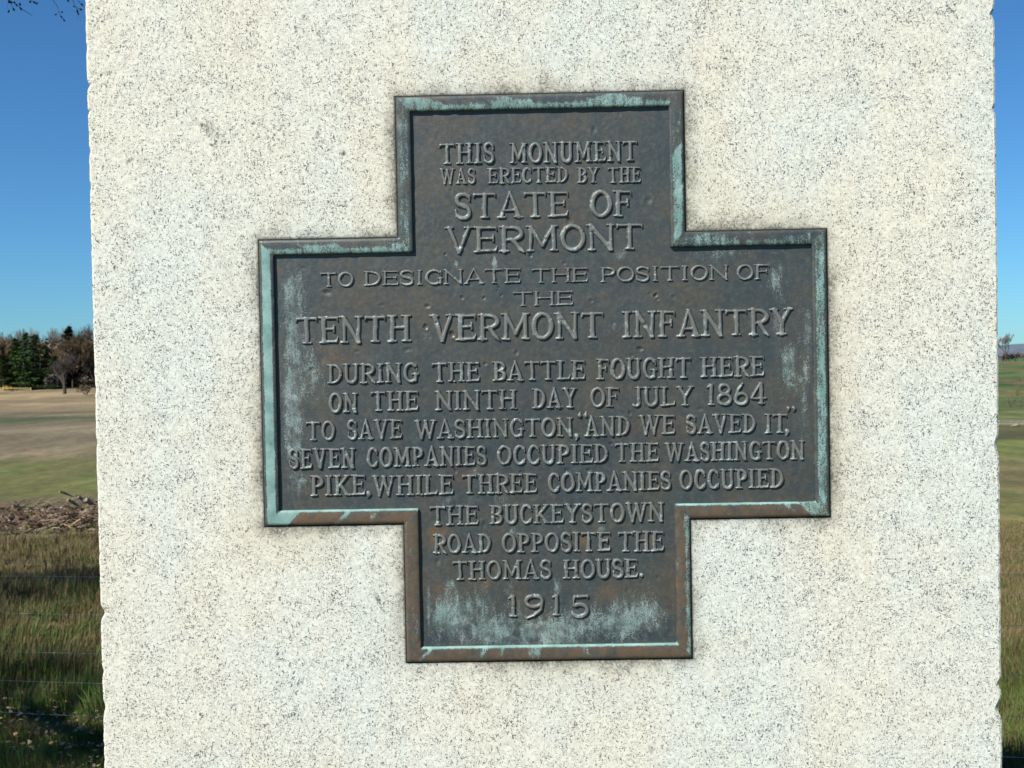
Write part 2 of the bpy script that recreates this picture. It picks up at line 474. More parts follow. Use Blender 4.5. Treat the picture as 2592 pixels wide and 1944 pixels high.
# known larger chips of the two front edges
for k, px, spots in ((0, 240, ((283, 3, 5.), (215, 4, 7), (1552, 7, 13.), (1700, 3, 12), (380, 2.2, 10), (1790, 3, 12), (1120, 2, 10), (985, 2, 12), (472, 2, 8))),
                     (1, 2530, ((35, 4, 12.), (1126, 3.5, 18.), (1733, 4, 12), (1795, 6, 20), (275, 2.5, 9)))):
    for py, dep, wd in spots:
        _, zc = face(px, py)
        ch[k] = ch[k]+dep*.00052*np.exp(-((zz-zc)/(wd*.00052))**2)
ring = []
for i, z in enumerate(zz):
    a, b, c, d = (ch[k][i]+.0012 for k in range(4))
    y0 = -.45
    q = [(XL+a*2.2, y0), (XR-b*2.2, y0), (XR-b*.9, y0+b*.8), (XR, y0+b*2.4), (XR, y0+DEP-c*2), (XR-c*2, y0+DEP), (XL+d*2, y0+DEP), (XL, y0+DEP-d*2), (XL, y0+a*2.4), (XL+a*.9, y0+a*.8)]
    fx = [-(PB-.006), -(PA-.006), PA-.006, PB-.006]
    ring.append([(q[0][0], y0, z)]+[(x, y0, z) for x in fx]+[(x, y, z) for x, y in q[1:]]+[(q[0][0], y0, z)])
P = np.array(ring)
# edges worn but the full width kept: shift so the silhouette follows the chips
for i in range(len(zz)):
    P[i, 7, 0] = P[i, 8, 0] = XR-ch[1][i]; P[i, 6, 0] = XR-ch[1][i]*1.3-.0004; P[i, 11, 0] = P[i, 12, 0] = XL+ch[0][i]; P[i, 13, 0] = XL+ch[0][i]*1.3+.0004
hole = np.ones((len(zz)-1, P.shape[1]-1), bool); zm_ = np.abs((zz[:-1]+zz[1:])/2-PZ)      # pocket cut for the plaque
hole[zm_ < PB-.006, 2] = False; hole[zm_ < PA-.006, 1:4] = False
me = grid_mesh("shaft", P, hole)
shaft = link("shaft", me, M['granite'], mon)
mb = MB()
for (x0, z0, x1, z1) in ((.10, 0, .10, .30), (.10, .30, .055, .325), (.055, .325, .05, .60), (.05, .60, .0, .622)):
    v = []
    for (e, z) in ((x0, z0), (x1, z1)):
        v += [(XL-e, -.45-e, z-.25*(z == 0)), (XR+e, -.45-e, z-.25*(z == 0)), (XR+e, .5+e, z-.25*(z == 0)), (XL-e, .5+e, z-.25*(z == 0))]
    mb.add(v, [(i, (i+1) % 4, 4+(i+1) % 4, 4+i) for i in range(4)])
mb.build("plinth", M['granite'], mon)
mb = MB(); mb.add([(XL, -.45, 2.855), (XR, -.45, 2.855), (XR, .5, 2.855), (XL, .5, 2.855), (0, .025, 3.1)], [(0, 1, 4), (1, 2, 4), (2, 3, 4), (3, 0, 4), (3, 2, 1, 0)])
mb.build("peak", M['granite'], mon)

# ---- plaque.  local coordinates of children of mon: y = world y - .45
YF = -.45
PL = -.0016                                    # plate stands this far off the stone
cross = [(-PA, PB), (PA, PB), (PA, PA), (PB, PA), (PB, -PA), (PA, -PA), (PA, -PB), (-PA, -PB), (-PA, -PA), (-PB, -PA), (-PB, PA), (-PA, PA)]


def gauss(X, Z, px, py, sx, sy, k=1.):
    x, z = face(px, py); s = .000524
    return k*np.exp(-((X-x)/(sx*s))**2-((Z-z)/(sy*s))**2)


def stains(X, Z):
    """X, Z world coordinates on the face -> patina, brown, dark masks"""
    g = lambda *a: gauss(X, Z, *a)
    p = np.zeros_like(X)
    for a in ((745, 800, 28, 90, .45), (738, 1010, 22, 150, .62), (745, 1150, 20, 120, .45), (790, 950, 45, 70, .36), (730, 740, 25, 40, .4), (770, 700, 30, 40, .2), (815, 700, 6, 60, .2),
              (1830, 640, 70, 12, .55), (1790, 655, 60, 10, .35), (1960, 710, 18, 45, .5), (1985, 650, 12, 40, .3), (2045, 830, 16, 70, .45), (1995, 900, 18, 30, .4), (2000, 960, 20, 60, .5),
              (2040, 950, 14, 60, .38), (2035, 1060, 12, 70, .38), (1155, 667, 6, 9, .9), (1252, 672, 8, 14, .9), (1252, 660, 4, 16, .7), (1575, 645, 26, 16, .5), (1645, 655, 15, 10, .3),
              (1135, 1270, 25, 22, .35), (1190, 1262, 14, 20, .4), (1265, 1262, 20, 26, .35), (1300, 1350, 8, 30, .45), (1290, 1495, 9, 26, .6), (1410, 1490, 9, 34, .55), (1140, 1478, 16, 16, .5),
              (1150, 1560, 60, 60, .50), (1260, 1600, 70, 36, .50), (1130, 1530, 35, 35, .35), (1380, 1610, 90, 30, .58), (1440, 1560, 60, 50, .2), (1590, 1560, 60, 50, .40), (1650, 1540, 40, 60, .30),
              (1580, 1580, 50, 14, .4), (1225, 1500, 40, 30, .25), (1085, 1540, 4, 50, .7), (1114, 1555, 3, 22, .9), (1086, 1500, 3, 26, .5), (1200, 850, 12, 20, .35), (1080, 850, 14, 22, .4), (1160, 890, 12, 20, .4),
              (1205, 1195, 10, 16, .5), (1700, 800, 8, 14, .4), (1555, 820, 8, 20, .4), (1965, 830, 6, 22, .8), (1970, 815, 10, 8, .5), (770, 1215, 22, 18, .35), (1370, 1645, 300, 6, .45), (1640, 590, 20, 12, .2),
              (1390, 1240, 120, 20, .12), (1230, 1570, 170, 70, .34), (1560, 1570, 150, 70, .34), (1370, 1600, 300, 40, .2), (760, 1000, 70, 300, .22), (2000, 850, 70, 250, .22), (1370, 1330, 260, 110, .20), (1500, 1180, 400, 60, .12)):
        p = p+g(*a)
    b = np.zeros_like(X)
    for a in ((1105, 1360, 22, 26, .9), (1110, 1345, 30, 12, .5), (1258, 1315, 14, 14, 1.), (1478, 1375, 14, 26, 1.), (1640, 1370, 10, 16, .9), (1225, 1480, 16, 22, .7), (1540, 1500, 28, 30, .6), (1110, 1500, 18, 30, .5),
              (1170, 1215, 20, 14, .6), (1180, 1190, 60, 14, .4), (840, 900, 60, 30, .45), (1000, 760, 160, 60, .22), (1350, 930, 120, 40, .15), (1600, 980, 160, 60, .22), (1650, 1080, 90, 30, .4),
              (1690, 1240, 14, 9, .5), (1470, 1450, 12, 18, .6), (1250, 1430, 10, 18, .6), (1690, 1500, 14, 40, .5), (1200, 1460, 20, 14, .4), (1230, 560, 200, 60, .15), (1080, 420, 60, 90, .15), (1660, 850, 140, 40, .2)):
        b = b+g(*a)
    d = np.zeros_like(X)
    for a in ((1120, 1615, 40, 18, 1.), (1160, 1590, 30, 20, .8), (1220, 1600, 25, 20, .7), (1300, 1600, 45, 30, .9), (1340, 1625, 50, 10, .9), (1500, 1620, 60, 16, 1.), (1545, 1590, 30, 26, .9), (1620, 1595, 25, 24, .9),
              (1690, 1560, 16, 90, .8), (1650, 1610, 40, 14, .7), (1075, 1600, 8, 60, .8), (1270, 1530, 40, 30, .5), (1450, 1530, 50, 30, .5), (1400, 1640, 320, 5, .5), (1330, 1200, 500, 120, .35), (1330, 1440, 200, 60, .4),
              (1920, 640, 120, 20, .7), (1900, 780, 100, 60, .35), (1980, 1180, 80, 90, .5), (740, 1250, 60, 60, .35), (1700, 870, 200, 30, .25), (1330, 1080, 700, 260, .38)):
        d = d+g(*a)
    return np.clip(p, 0, 1.2), np.clip(b, 0, 1), np.clip(d, 0, 1)


pits = [(1569, 289, 4, .8), (1590, 300, 4, .6), (1504, 327, 7, .8), (1642, 506, 9, 1.), (1442, 559, 9, 1.1), (1074, 570, 3, .8), (1104, 568, 5, .6), (1078, 596, 3, .8), (1127, 643, 3.5, 1.), (1343, 647, 4.5, 1.2), (1140, 483, 7, .6),
        (1482, 485, 5, .7), (826, 739, 8, 1.2), (832, 744, 6, .9), (725, 751, 5, .8), (965, 772, 5, 1.), (1081, 775, 8, .9), (1169, 753, 5.5, 1.), (1225, 754, 5.5, 1.), (1262, 727, 3, 1.), (1269, 747, 3.5, .9), (1077, 827, 7, 1.3),
        (1144, 846, 8, 1.5), (902, 890, 6, .7), (1029, 885, 6, 1.), (816, 781, 3, .6), (768, 679, 4, .8), (1660, 748, 7, 1.3), (1665, 757, 5, 1.), (1645, 743, 4, .8), (1705, 752, 6, 1.), (1496, 761, 6, .8), (1741, 768, 5, .8), (1734, 731, 5, .7),
        (1620, 883, 8, 1.1), (1599, 900, 6, .8), (1428, 666, 5, .8), (790, 936, 7, .9), (762, 1213, 7, .9), (1153, 1193, 6, 1.), (1770, 1036, 6, .9), (1595, 1046, 6, 1.), (1547, 1124, 5, .9), (1436, 1192, 8, .8), (1318, 1196, 5, 1.),
        (1490, 1191, 6, .8), (1307, 893, 6, .8), (1108, 1422, 7, 1.), (1625, 1474, 6, .8), (1666, 1463, 4, 1.1), (1317, 1590, 11, 1.4), (1305, 1580, 7, 1.), (1116, 1553, 5, .7), (1484, 1605, 6, .9), (1590, 1494, 8, .6), (1258, 736, 2.5, .8),
        (950, 941, 3, .8), (1228, 921, 5, .9), (1070, 985, 2.5, .8), (1316, 1046, 3, .9), (725, 1130, 4, .7), (1225, 1328, 7, 1.), (1500, 760, 3, .6)]

lin = PB-.0188; ina = PA-.0188
N_ = 250
cs = np.unique(np.round(np.concatenate([np.linspace(-lin, -ina, 62), np.linspace(-ina, ina, 236), np.linspace(ina, lin, 62)]), 6))
GXp, GZp = np.meshgrid(cs, cs)
cxm = (cs[:-1]+cs[1:])/2; CX, CZ = np.meshgrid(cxm, cxm)
keep = (np.abs(CX) < ina) | (np.abs(CZ) < ina)
WX = GXp; WZ = GZp+PZ
hgt = PL+(fbm(WX*26, WZ*26, 91)-.5)*.0009+(fbm(WX*120, WZ*120, 95, 3)-.5)*.00028
s = .000524
for px, py, rad, dp in pits:
    x, z = face(px, py); a = rng.uniform(0, 3.14); e = rng.uniform(.55, .9)
    u = ((WX-x)*math.cos(a)+(WZ-z)*math.sin(a))/(rad*s); v = (-(WX-x)*math.sin(a)+(WZ-z)*math.cos(a))/(rad*s*e)
    q = u*u+v*v; hgt = hgt-dp*.0011*np.exp(-q*q)+dp*.0003*np.exp(-((np.sqrt(q)-1.35)/.35)**2)
x, z = face(1525, 1344); q = ((WX-x)**2+((WZ-z)/.8)**2)/(11*s)**2; hgt = hgt+.0010*np.exp(-q**3)
pt, bw, dk = stains(WX, WZ)
pt = pt+.9*np.exp(-q**3)
me = grid_mesh("bronze_plaque", np.stack([GXp, YF-hgt, GZp+PZ], -1), keep, {"patina": pt, "brown": bw, "dark": dk})
plaque = link("bronze_plaque", me, M['bronze'], mon, True)
tag(plaque, "weathered bronze cross-shaped plaque with raised lettering and green patina")

# rim: profile swept round the cross
prof = [(0., -.004), (0., .0016), (.0011, .0026), (.0024, .0033), (.0045, .0035), (.0090, .0036), (.0140, .0035), (.0160, .0033), (.0184, .0029), (.0190, .0022), (.0194, -.0008), (.0196, -.0028)]
rows = []; pa = []; ba = []; da = []
n = len(cross)
for i in range(n):
    p0 = np.array(cross[i]); p1 = np.array(cross[(i+1) % n]); pm = np.array(cross[i-1]); p2 = np.array(cross[(i+2) % n])
    def nrm(a, b):
        t = (b-a)/np.linalg.norm(b-a); return np.array((-t[1], t[0]))        # outward for a clockwise outline
    n0, n1, n2 = nrm(pm, p0), nrm(p0, p1), nrm(p1, p2)
    m0, m1 = -(n0+n1), -(n1+n2)
    k = max(8, int(np.linalg.norm(p1-p0)/.0035))
    for j in range(k+1):
        if j == k and i < n-1: continue
        t = j/k; b = p0+(p1-p0)*t; row = []
        for o, h in prof:
            q = (p0+m0*o)*(1-t)+(p1+m1*o)*t
            w = (float(fbm(q[0]*60, q[1]*60, 44))-.5)
            wi = w*.0009 if .001 < o < .019 else 0
            nick = max(0, float(vnoise(q[0]*70+5, q[1]*70+h*400, 77))-.88)/.12*.0011 if .0005 < o < .0192 else 0
            row.append((q[0]-n1[0]*w*.0006, YF-(h+wi-nick), q[1]-n1[1]*w*.0006+PZ))
        rows.append(row)
        X_, Z_ = b[0], b[1]; horiz = abs(n1[1]) > .5; top = n1[1] > .5; bot = n1[1] < -.5; left = n1[0] < -.5; right = n1[0] > .5
        rp = []; rb = []; rd = []
        for o, h in prof:
            f = o/.0196; v = .16; bb = .0; dd = .15
            cut = .12+.10*float(vnoise(X_*90, Z_*90, 8))
            if left:
                outer = abs(X_) > .3
                v = (.98 if outer else .58)*(1 if cut < f < .74 else (.25 if f <= cut else .22))
                if not outer and Z_ > 0: v *= .75+.25*ss(.2, .3, PB-Z_)
                if not outer and Z_ < 0: v = .22; bb = .6
                if outer and Z_ > .13: v *= .85
            elif right:
                outer = abs(X_) > .3
                v = (.60 if outer else .70)*(.5 if f < .2 else 1)*(1 if f < .8 else .35)
                if not outer and Z_ < 0: v = .20+.35*(f < .35); bb = .6
                if not outer and Z_ > .31: v *= .45
                dd = .0 if f < .85 else .8
            elif top:
                wob = .42+.22*math.sin(X_*47)+.3*(float(vnoise(X_*40, 0, 5))-.5)
                v = .20 if f < wob else .62
                if abs(Z_) < .3 and X_ > 0: v *= .75; dd = .5
            else:
                v = .14; bb = .70 if f < .8 else .3; dd = 0
                drip = max(0, float(vnoise(X_*75, 3, 66))-.66)/.34
                v += .75*drip*(1 if f > .25 else .4)
                if f > .84: v = .95
                if X_ < -.345: v = .95
                if X_ > .35: v = .6
                if Z_ < -.3: bb = .6
            rp.append(v); rb.append(bb); rd.append(dd)
        pa.append(rp); ba.append(rb); da.append(rd)
me = grid_mesh("rim", np.array(rows), None, {"patina": np.array(pa), "brown": np.array(ba), "dark": np.array(da)})
rim = link("rim", me, M['rim'], plaque, True)
tag(rim, "raised bronze border streaked with turquoise patina")
# dirt joint between bronze and stone
rows = []
for i in range(n+1):
    p0 = np.array(cross[i % n]); pm = np.array(cross[(i-1) % n]); p1 = np.array(cross[(i+1) % n])
    def nrm(a, b):
        t = (b-a)/np.linalg.norm(b-a); return np.array((-t[1], t[0]))
    m = -(nrm(pm, p0)+nrm(p0, p1))
    rows.append([(p0[0]+m[0]*o, YF-h, p0[1]+m[1]*o+PZ) for o, h in ((.001, .0012), (-.0004, .0009), (-.0018, .0003), (-.0018, -.001))])
link("joint", grid_mesh("joint", np.array(rows)), M['sealant'], plaque)

# ---- raised letters -------------------------------------------------------
TK, TN, SF = .092, .066, .033


def seg(x0, y0, x1, y1, a=TK, b=None): return [(x0, y0, x1, y1, a, a if b is None else b)]


def arc(cx, cy, rx, ry, a0, a1, w0=TK, w1=None, n=16, ws=None):
    out = []; w1 = w0 if w1 is None else w1
    for i in range(n):
        ta, tb = R(a0+(a1-a0)*i/n), R(a0+(a1-a0)*(i+1)/n)
        f = (lambda t: ws(t)) if ws else None
        wa = f(ta) if f else w0+(w1-w0)*i/n; wb = f(tb) if f else w0+(w1-w0)*(i+1)/n
        out.append((cx+rx*math.cos(ta), cy+ry*math.sin(ta), cx+rx*math.cos(tb), cy+ry*math.sin(tb), wa, wb))
    return out


def glyph(ch, W):
    """strokes of one capital in a box W wide and 1 high"""
    e = TK*.95; lo, hi = .04, .96; s_ = min(.150, .5*W)
    sv = lambda x, y, k=1.0: seg(x-s_*k, y, x+s_*k, y, SF)
    stem = lambda x, y0=lo, y1=hi: seg(x, y0, x, y1, TK*.92)
    ov = lambda t: TN+(TK-TN)*abs(math.cos(t))
    if ch == 'I': return stem(W/2)+sv(W/2, lo, .95)+sv(W/2, hi, .95)
    if ch == 'T': return stem(W/2, lo, .93)+sv(W/2, lo, .95)+seg(.05, .925, W-.05, .925, .05)+seg(.055, .93, .02, .80, .048, .012)+seg(W-.055, .93, W-.02, .80, .048, .012)
    if ch == 'H': return stem(.17)+stem(W-.17)+sv(.17, lo)+sv(.17, hi)+sv(W-.17, lo)+sv(W-.17, hi)+seg(.17, .54, W-.17, .54, .048)
    if ch in 'EFL':
        o = stem(.17)+sv(.17, lo)+sv(.17, hi)
        if ch != 'L': o += seg(.17, .93, W-.06, .93, .046)+seg(W-.06, .93, W-.02, .78, .044, .012)+seg(.17, .53, W-.20, .53, .046)+seg(W-.17, .64, W-.17, .42, .034)
        if ch != 'F': o += seg(.17, .07, W-.08, .07, .048)+seg(W-.08, .07, W-.02, .24, .05, .012)
        return o
    if ch == 'P' or ch == 'R' or ch == 'B':
        rb = W*.5-.08; o = stem(.17)+sv(.17, lo)+sv(.17, hi)
        y0, y1 = (.47, .93) if ch != 'B' else (.52, .93); cy = (y0+y1)/2; r = (y1-y0)/2; cx = W*.48
        rx = W-TK-cx-(.03 if ch == 'B' else 0)
        o += seg(.17, y1, cx, y1, .05)+seg(.17, y0, cx, y0, .05)+arc(cx, cy, rx, r, 90, -90, ws=lambda t: .05+(TK-.05)*abs(math.cos(t)))
        if ch == 'R': o += seg(W*.50, .47, W-.13, .10, TK*.85)+seg(W-.13, .10, W-.01, -.03, TK*.85, .02)
        if ch == 'B': cy = .28; o += seg(.17, .06, cx, .06, .05)+arc(cx, cy, W-TK-cx, .225, 90, -90, ws=lambda t: .05+(TK-.05)*abs(math.cos(t)))
        return o
    if ch == 'D':
        cx = W*.38
        return stem(.17)+sv(.17, lo)+sv(.17, hi)+seg(.17, .93, cx, .93, .05)+seg(.17, .07, cx, .07, .05)+arc(cx, .5, W-TK-cx, .43, 90, -90, ws=lambda t: .05+(TK-.05)*abs(math.cos(t)))
    if ch == 'O': return arc(W/2, .5, W/2-TK*.9, .45, 0, 360, n=26, ws=ov)
    if ch == 'C' or ch == 'G':
        o = arc(W/2+.02, .5, W/2-TK*.8, .45, 45, 315 if ch == 'C' else 300, n=20, ws=ov)
        o += seg(W-.10, .90, W-.075, .66, .03, .035)
        if ch == 'C': o += seg(W-.09, .10, W-.06, .30, .04, .025)
        else: o += seg(W-.14, .10, W-.14, .42, TK*.85)+seg(W-.30, .42, W, .42, SF)
        return o
    if ch == 'S':
        rx = W/2-TK
        o = arc(W/2, .735, rx, .215, 30, 235, TN, TK*.95)+arc(W/2, .265, rx*1.04, .225, 55, -150, TK*.95, TN)
        a = R(235); b = R(55)
        o += seg(W/2+rx*math.cos(a), .735+.215*math.sin(a), W/2+rx*1.04*math.cos(b), .265+.225*math.sin(b), TK)
        return o+seg(W-.09, .88, W-.07, .66, .05, .025)+seg(.09, .12, .07, .36, .05, .025)
    if ch == 'U': return seg(.15, .95, .15, .30, TK*.95)+seg(W-.15, .95, W-.15, .30, TK*.85)+sv(.15, hi)+sv(W-.15, hi, .9)+arc(W/2, .32, W/2-.15, .27, 180, 360, ws=lambda t: TN+.02)
    if ch == 'V': return seg(.14, .95, W/2, .02, TK, TK*.72)+seg(W-.14, .95, W/2, .02, TN, TN)+sv(.14, hi)+sv(W-.14, hi)
    if ch == 'A': return seg(.14, .05, W/2, 1.02, TN, .035)+seg(W-.14, .05, W/2, 1.02, TK*1.05, .05)+sv(.14, lo, .9)+sv(W-.14, lo, .9)+seg(.26, .30, W-.26, .30, .042)
    if ch == 'N': return seg(.15, .05, .15, .95, TN)+seg(W-.15, .95, W-.15, .02, TN)+seg(.13, .94, W-.15, .03, TK*.95)+sv(.15, lo, .85)+sv(.10, hi, .7)+sv(W-.15, hi, .85)
    if ch == 'M': return seg(.16, .05, .18, .95, TN)+seg(W-.16, .05, W-.18, .95, TK*.9)+seg(.18, .94, W/2, .22, TK*.9, TK*.7)+seg(W-.18, .94, W/2, .22, TN)+sv(.16, lo, .8)+sv(W-.16, lo, .85)+sv(.12, hi, .6)+sv(W-.12, hi, .6)
    if ch == 'W':
        a = W*.31; b = W*.69
        return seg(.13, .95, a, .02, TK*.95, TK*.7)+seg(W*.52, .90, a, .02, TN*.9)+seg(W*.50, .92, b, .02, TK*.95, TK*.7)+seg(W-.12, .95, b, .02, TN*.9)+sv(.13, hi, .85)+sv(W-.13, hi, .85)+sv(W*.5, hi, .5)
    if ch == 'Y': return seg(.14, .95, W/2, .45, TK*.95)+seg(W-.14, .95, W/2, .45, TN)+seg(W/2, .45, W/2, .04, TK*.9)+sv(W/2, lo)+sv(.14, hi, .9)+sv(W-.14, hi, .9)
    if ch == 'K': return stem(.17)+sv(.17, lo)+sv(.17, hi)+seg(W-.14, .95, .22, .42, TN)+seg(.32, .50, W-.14, .05, TK)+sv(W-.15, hi, .8)+sv(W-.12, lo, .8)
    if ch == 'J': return seg(W-.17, .95, W-.17, .28, TK)+sv(W-.17, hi)+arc(W-.17-.16, .22, .16, .17, 0, -140, TK, .05)
    if ch == '1': return stem(W/2+.03)+sv(W/2+.03, lo, .9)+seg(W/2+.0, .93, W/2-.15, .84, .055, .03)
    if ch == '8': return arc(W/2, .735, W/2-.13, .215, 0, 360, ws=lambda t: TN+.012, n=22)+arc(W/2, .27, W/2-.085, .235, 0, 360, ws=lambda t: TN+.015, n=22)
    if ch == '6': return arc(W/2, .28, W/2-.09, .25, 0, 360, ws=lambda t: TN+.015, n=22)+[(.10, .32, .22, .70, TN+.02, TN+.01), (.22, .70, W*.62, 1.0, TN+.01, .05)]
    if ch == '9': return arc(W/2, .70, W/2-.09, .26, 0, 360, ws=lambda t: TN+.02, n=22)+[(W-.10, .66, W-.16, .30, TN+.025, TN+.015), (W-.16, .30, W*.50, .02, TN+.015, .055), (W*.5, .02, W*.12, -.10, .055, .03)]
    if ch == '4': return seg(W-.22, 1.0, W-.22, .05, TN+.015)+seg(W-.25, .98, .05, .30, .05)+seg(.05, .28, W, .28, .05)+seg(W-.34, .04, W-.08, .04, SF)
    if ch == '5': return seg(.20, .93, W-.08, .93, .06)+seg(W-.08, .95, W-.06, .82, .045, .02)+seg(.18, .93, .15, .52, .05)+arc(W/2-.01, .31, W/2-.09, .27, 125, -155, ws=lambda t: TN+.02)
    if ch == ',': return seg(.14, .10, .16, .04, .10)+seg(.20, .06, .10, -.16, .06, .02)
    if ch == '.': return seg(.14, .09, .15, .08, .10)
    if ch == 'q': return seg(.16, .80, .17, .84, .09)+seg(.10, .82, .20, 1.0, .05, .02)+seg(.46, .80, .47, .84, .09)+seg(.40, .82, .50, 1.0, .05, .02)
    if ch == 'Q': return seg(.16, .92, .17, .90, .09)+seg(.22, .90, .12, .72, .05, .02)+seg(.46, .92, .47, .90, .09)+seg(.52, .90, .42, .72, .05, .02)
    return []


CW = dict(I=.36, T=.74, H=.80, S=.56, M=.92, O=.72, N=.78, U=.72, E=.66, W=1.04, A=.78, R=.70, C=.64, D=.70, B=.64, Y=.76, F=.62, V=.76, P=.62, G=.70, L=.64, J=.52, K=.76)
for c_ in '869451': CW[c_] = .62
CW['1'] = .40
CW[','] = .28; CW['.'] = .28; CW['q'] = CW['Q'] = .62

nlet = 0


def letter(ch, x0, z0, W, H):
    """one raised letter, lower-left corner (x0,z0) on the face, W x H metres"""
    global nlet
    w = W/H; mg = .10; rows_ = 44 if H > .020 else 40
    if ch in ',.qQ': rows_ = 30
    ys = np.linspace(-.20 if ch in ',9RQq' else -mg, 1+mg, rows_); st = ys[1]-ys[0]
    xs = np.arange(-mg, w+mg+st, st)
    X, Y = np.meshgrid(xs, ys)
    sd = np.full(X.shape, -9.)
    wx = X+(vnoise(X*3+nlet, Y*3, 3)-.5)*.035; wy = Y+(vnoise(X*3, Y*3+nlet, 4)-.5)*.02
    tw = random.uniform(.92, 1.06)
    for a, b, c, d, h0, h1 in glyph(ch, w):
        dx, dy = c-a, d-b; L2 = dx*dx+dy*dy+1e-9
        t = np.clip(((wx-a)*dx+(wy-b)*dy)/L2, 0, 1)
        sd = np.maximum(sd, (h0+(h1-h0)*t)*tw-np.hypot(wx-a-dx*t, wy-b-dy*t))
    cl = {'flat': (.004, .996), 'pt': (-.03, 1.035)}['flat' if ch in 'ITHEFLPBDMK1' else 'pt'] if ch in 'ITHEFLPBDMK1NVAWYUJ4' else None
    if cl: sd = np.minimum(sd, np.minimum(wy-cl[0], cl[1]-wy))
    body = ss(-.018, .016, sd)
    lift = body*(.90+.10*ss(.02, .075, sd))
    rough = (fbm(X*5+nlet*3, Y*5, 12, 3)-.5)*.16*body
    nick = np.clip(vnoise(X*4.3+nlet*7, Y*4.3, 19)-.84, 0, 1)/.16*.55*body
    hz = .0025*min(1, H/.026)*(lift+rough*.5-nick)-.0006*(sd < -.035)
    foot = body*ss(.0, 1., np.clip(1-(Y-.0)/.24, 0, 1))*ss(.0, .03, .10-sd)
    keep = ~((sd < -.05)[:-1, :-1] & (sd < -.05)[1:, :-1] & (sd < -.05)[:-1, 1:] & (sd < -.05)[1:, 1:])
    if not keep.any(): return
    PX = x0+X*H; PZ_ = z0+Y*H
    pt, _, _ = stains(PX, PZ_)
    me = grid_mesh("letter", np.stack([PX-x0, -hz, PZ_-z0], -1), keep, {"lift": body, "foot": foot, "patina": pt*.7})
    o = link("letter", me, M['letters'], plaque, True); o.location = (x0, YF-PL, z0)
    nlet += 1


def word(t, xl, xr, yt, yb, fit=True):
    cx = (xl+xr)/2; cy = (yt+yb)/2
    x, z = face(cx, cy, -.007); s = .000524*(1.41415-.007)/1.41415*1.0
    Wm = (xr-xl)*s; Hm = (yb-yt)*s
    Wm = face(xr, cy, -.007)[0]-face(xl, cy, -.007)[0]
    gap = .055
    tot = sum(CW[c] for c in t)+gap*(len(t)-1)
    k = Wm/tot; xx = x-Wm/2; sl = 0
    for c in t:
        w = CW[c]*k; letter(c, xx, z-Hm/2, w, Hm); xx += w+gap*k


for a in (("THIS", 1111, 1252, 359, 412), ("MONUMENT", 1290, 1615, 356, 408), ("WAS", 1112, 1204, 424, 463), ("ERECTED", 1234, 1438, 421, 461), ("BY", 1462, 1518, 421, 460), ("THE", 1540, 1624, 420, 460),
          ("STATE", 1149, 1440, 484, 550), ("OF", 1495, 1602, 480, 547), ("VERMONT", 1127, 1629, 568, 635),
          ("TO", 809, 893, 688, 725), ("DESIGNATE", 919, 1318, 681, 719), ("THE", 1347, 1489, 677, 714), ("POSITION", 1521, 1847, 672, 710), ("OF", 1868, 1951, 668, 707), ("THE", 1300, 1451, 736, 773),
          ("TENTH", 746, 1039, 799, 868), ("VERMONT", 1089, 1530, 792, 860), ("INFANTRY", 1575, 2010, 783, 851),
          ("DURING", 826, 1057, 920, 970), ("THE", 1092, 1214, 917, 967), ("BATTLE", 1247, 1482, 913, 963), ("FOUGHT", 1511, 1752, 906, 959), ("HERE", 1776, 1938, 902, 954),
          ("ON", 829, 904, 995, 1045), ("THE", 936, 1058, 990, 1041), ("NINTH", 1101, 1308, 988, 1038), ("DAY", 1348, 1462, 983, 1034), ("OF", 1495, 1569, 981, 1031), ("JULY", 1597, 1758, 979, 1029), ("1864", 1788, 1942, 971, 1025),
          ("TO", 772, 846, 1067, 1116), ("SAVE", 876, 1017, 1063, 1113), ("WASHINGTON", 1049, 1451, 1061, 1109), (",", 1453, 1466, 1060, 1108), ("q", 1461, 1486, 1044, 1094), ("AND", 1480, 1596, 1054, 1105), ("WE", 1619, 1711, 1051, 1101),
          ("SAVED", 1738, 1916, 1049, 1098), ("IT", 1939, 1996, 1048, 1098), (",", 1989, 2002, 1048, 1096), ("Q", 1992, 2017, 1030, 1078),
          ("SEVEN", 727, 898, 1136, 1188), ("COMPANIES", 926, 1232, 1132, 1182), ("OCCUPIED", 1258, 1541, 1127, 1176), ("THE", 1558, 1670, 1122, 1171), ("WASHINGTON", 1686, 2041, 1119, 1167),
          ("PIKE", 783, 923, 1204, 1257), (",", 923, 937, 1203, 1255), ("WHILE", 941, 1147, 1204, 1256), ("THREE", 1169, 1360, 1201, 1251), ("COMPANIES", 1387, 1701, 1196, 1245), ("OCCUPIED", 1721, 1987, 1189, 1239),
          ("THE", 1087, 1211, 1282, 1332), ("BUCKEYSTOWN", 1239, 1683, 1277, 1326), ("ROAD", 1095, 1243, 1354, 1403), ("OPPOSITE", 1270, 1547, 1350, 1400), ("THE", 1566, 1683, 1347, 1399),
          ("THOMAS", 1144, 1397, 1421, 1470), ("HOUSE", 1426, 1617, 1418, 1467), (".", 1618, 1631, 1415, 1464),
          ("1", 1283, 1311, 1509, 1565), ("9", 1326, 1378, 1509, 1563), ("1", 1393, 1421, 1507, 1562), ("5", 1444, 1493, 1509, 1566)):
    word(*a)
print("letters", nlet)

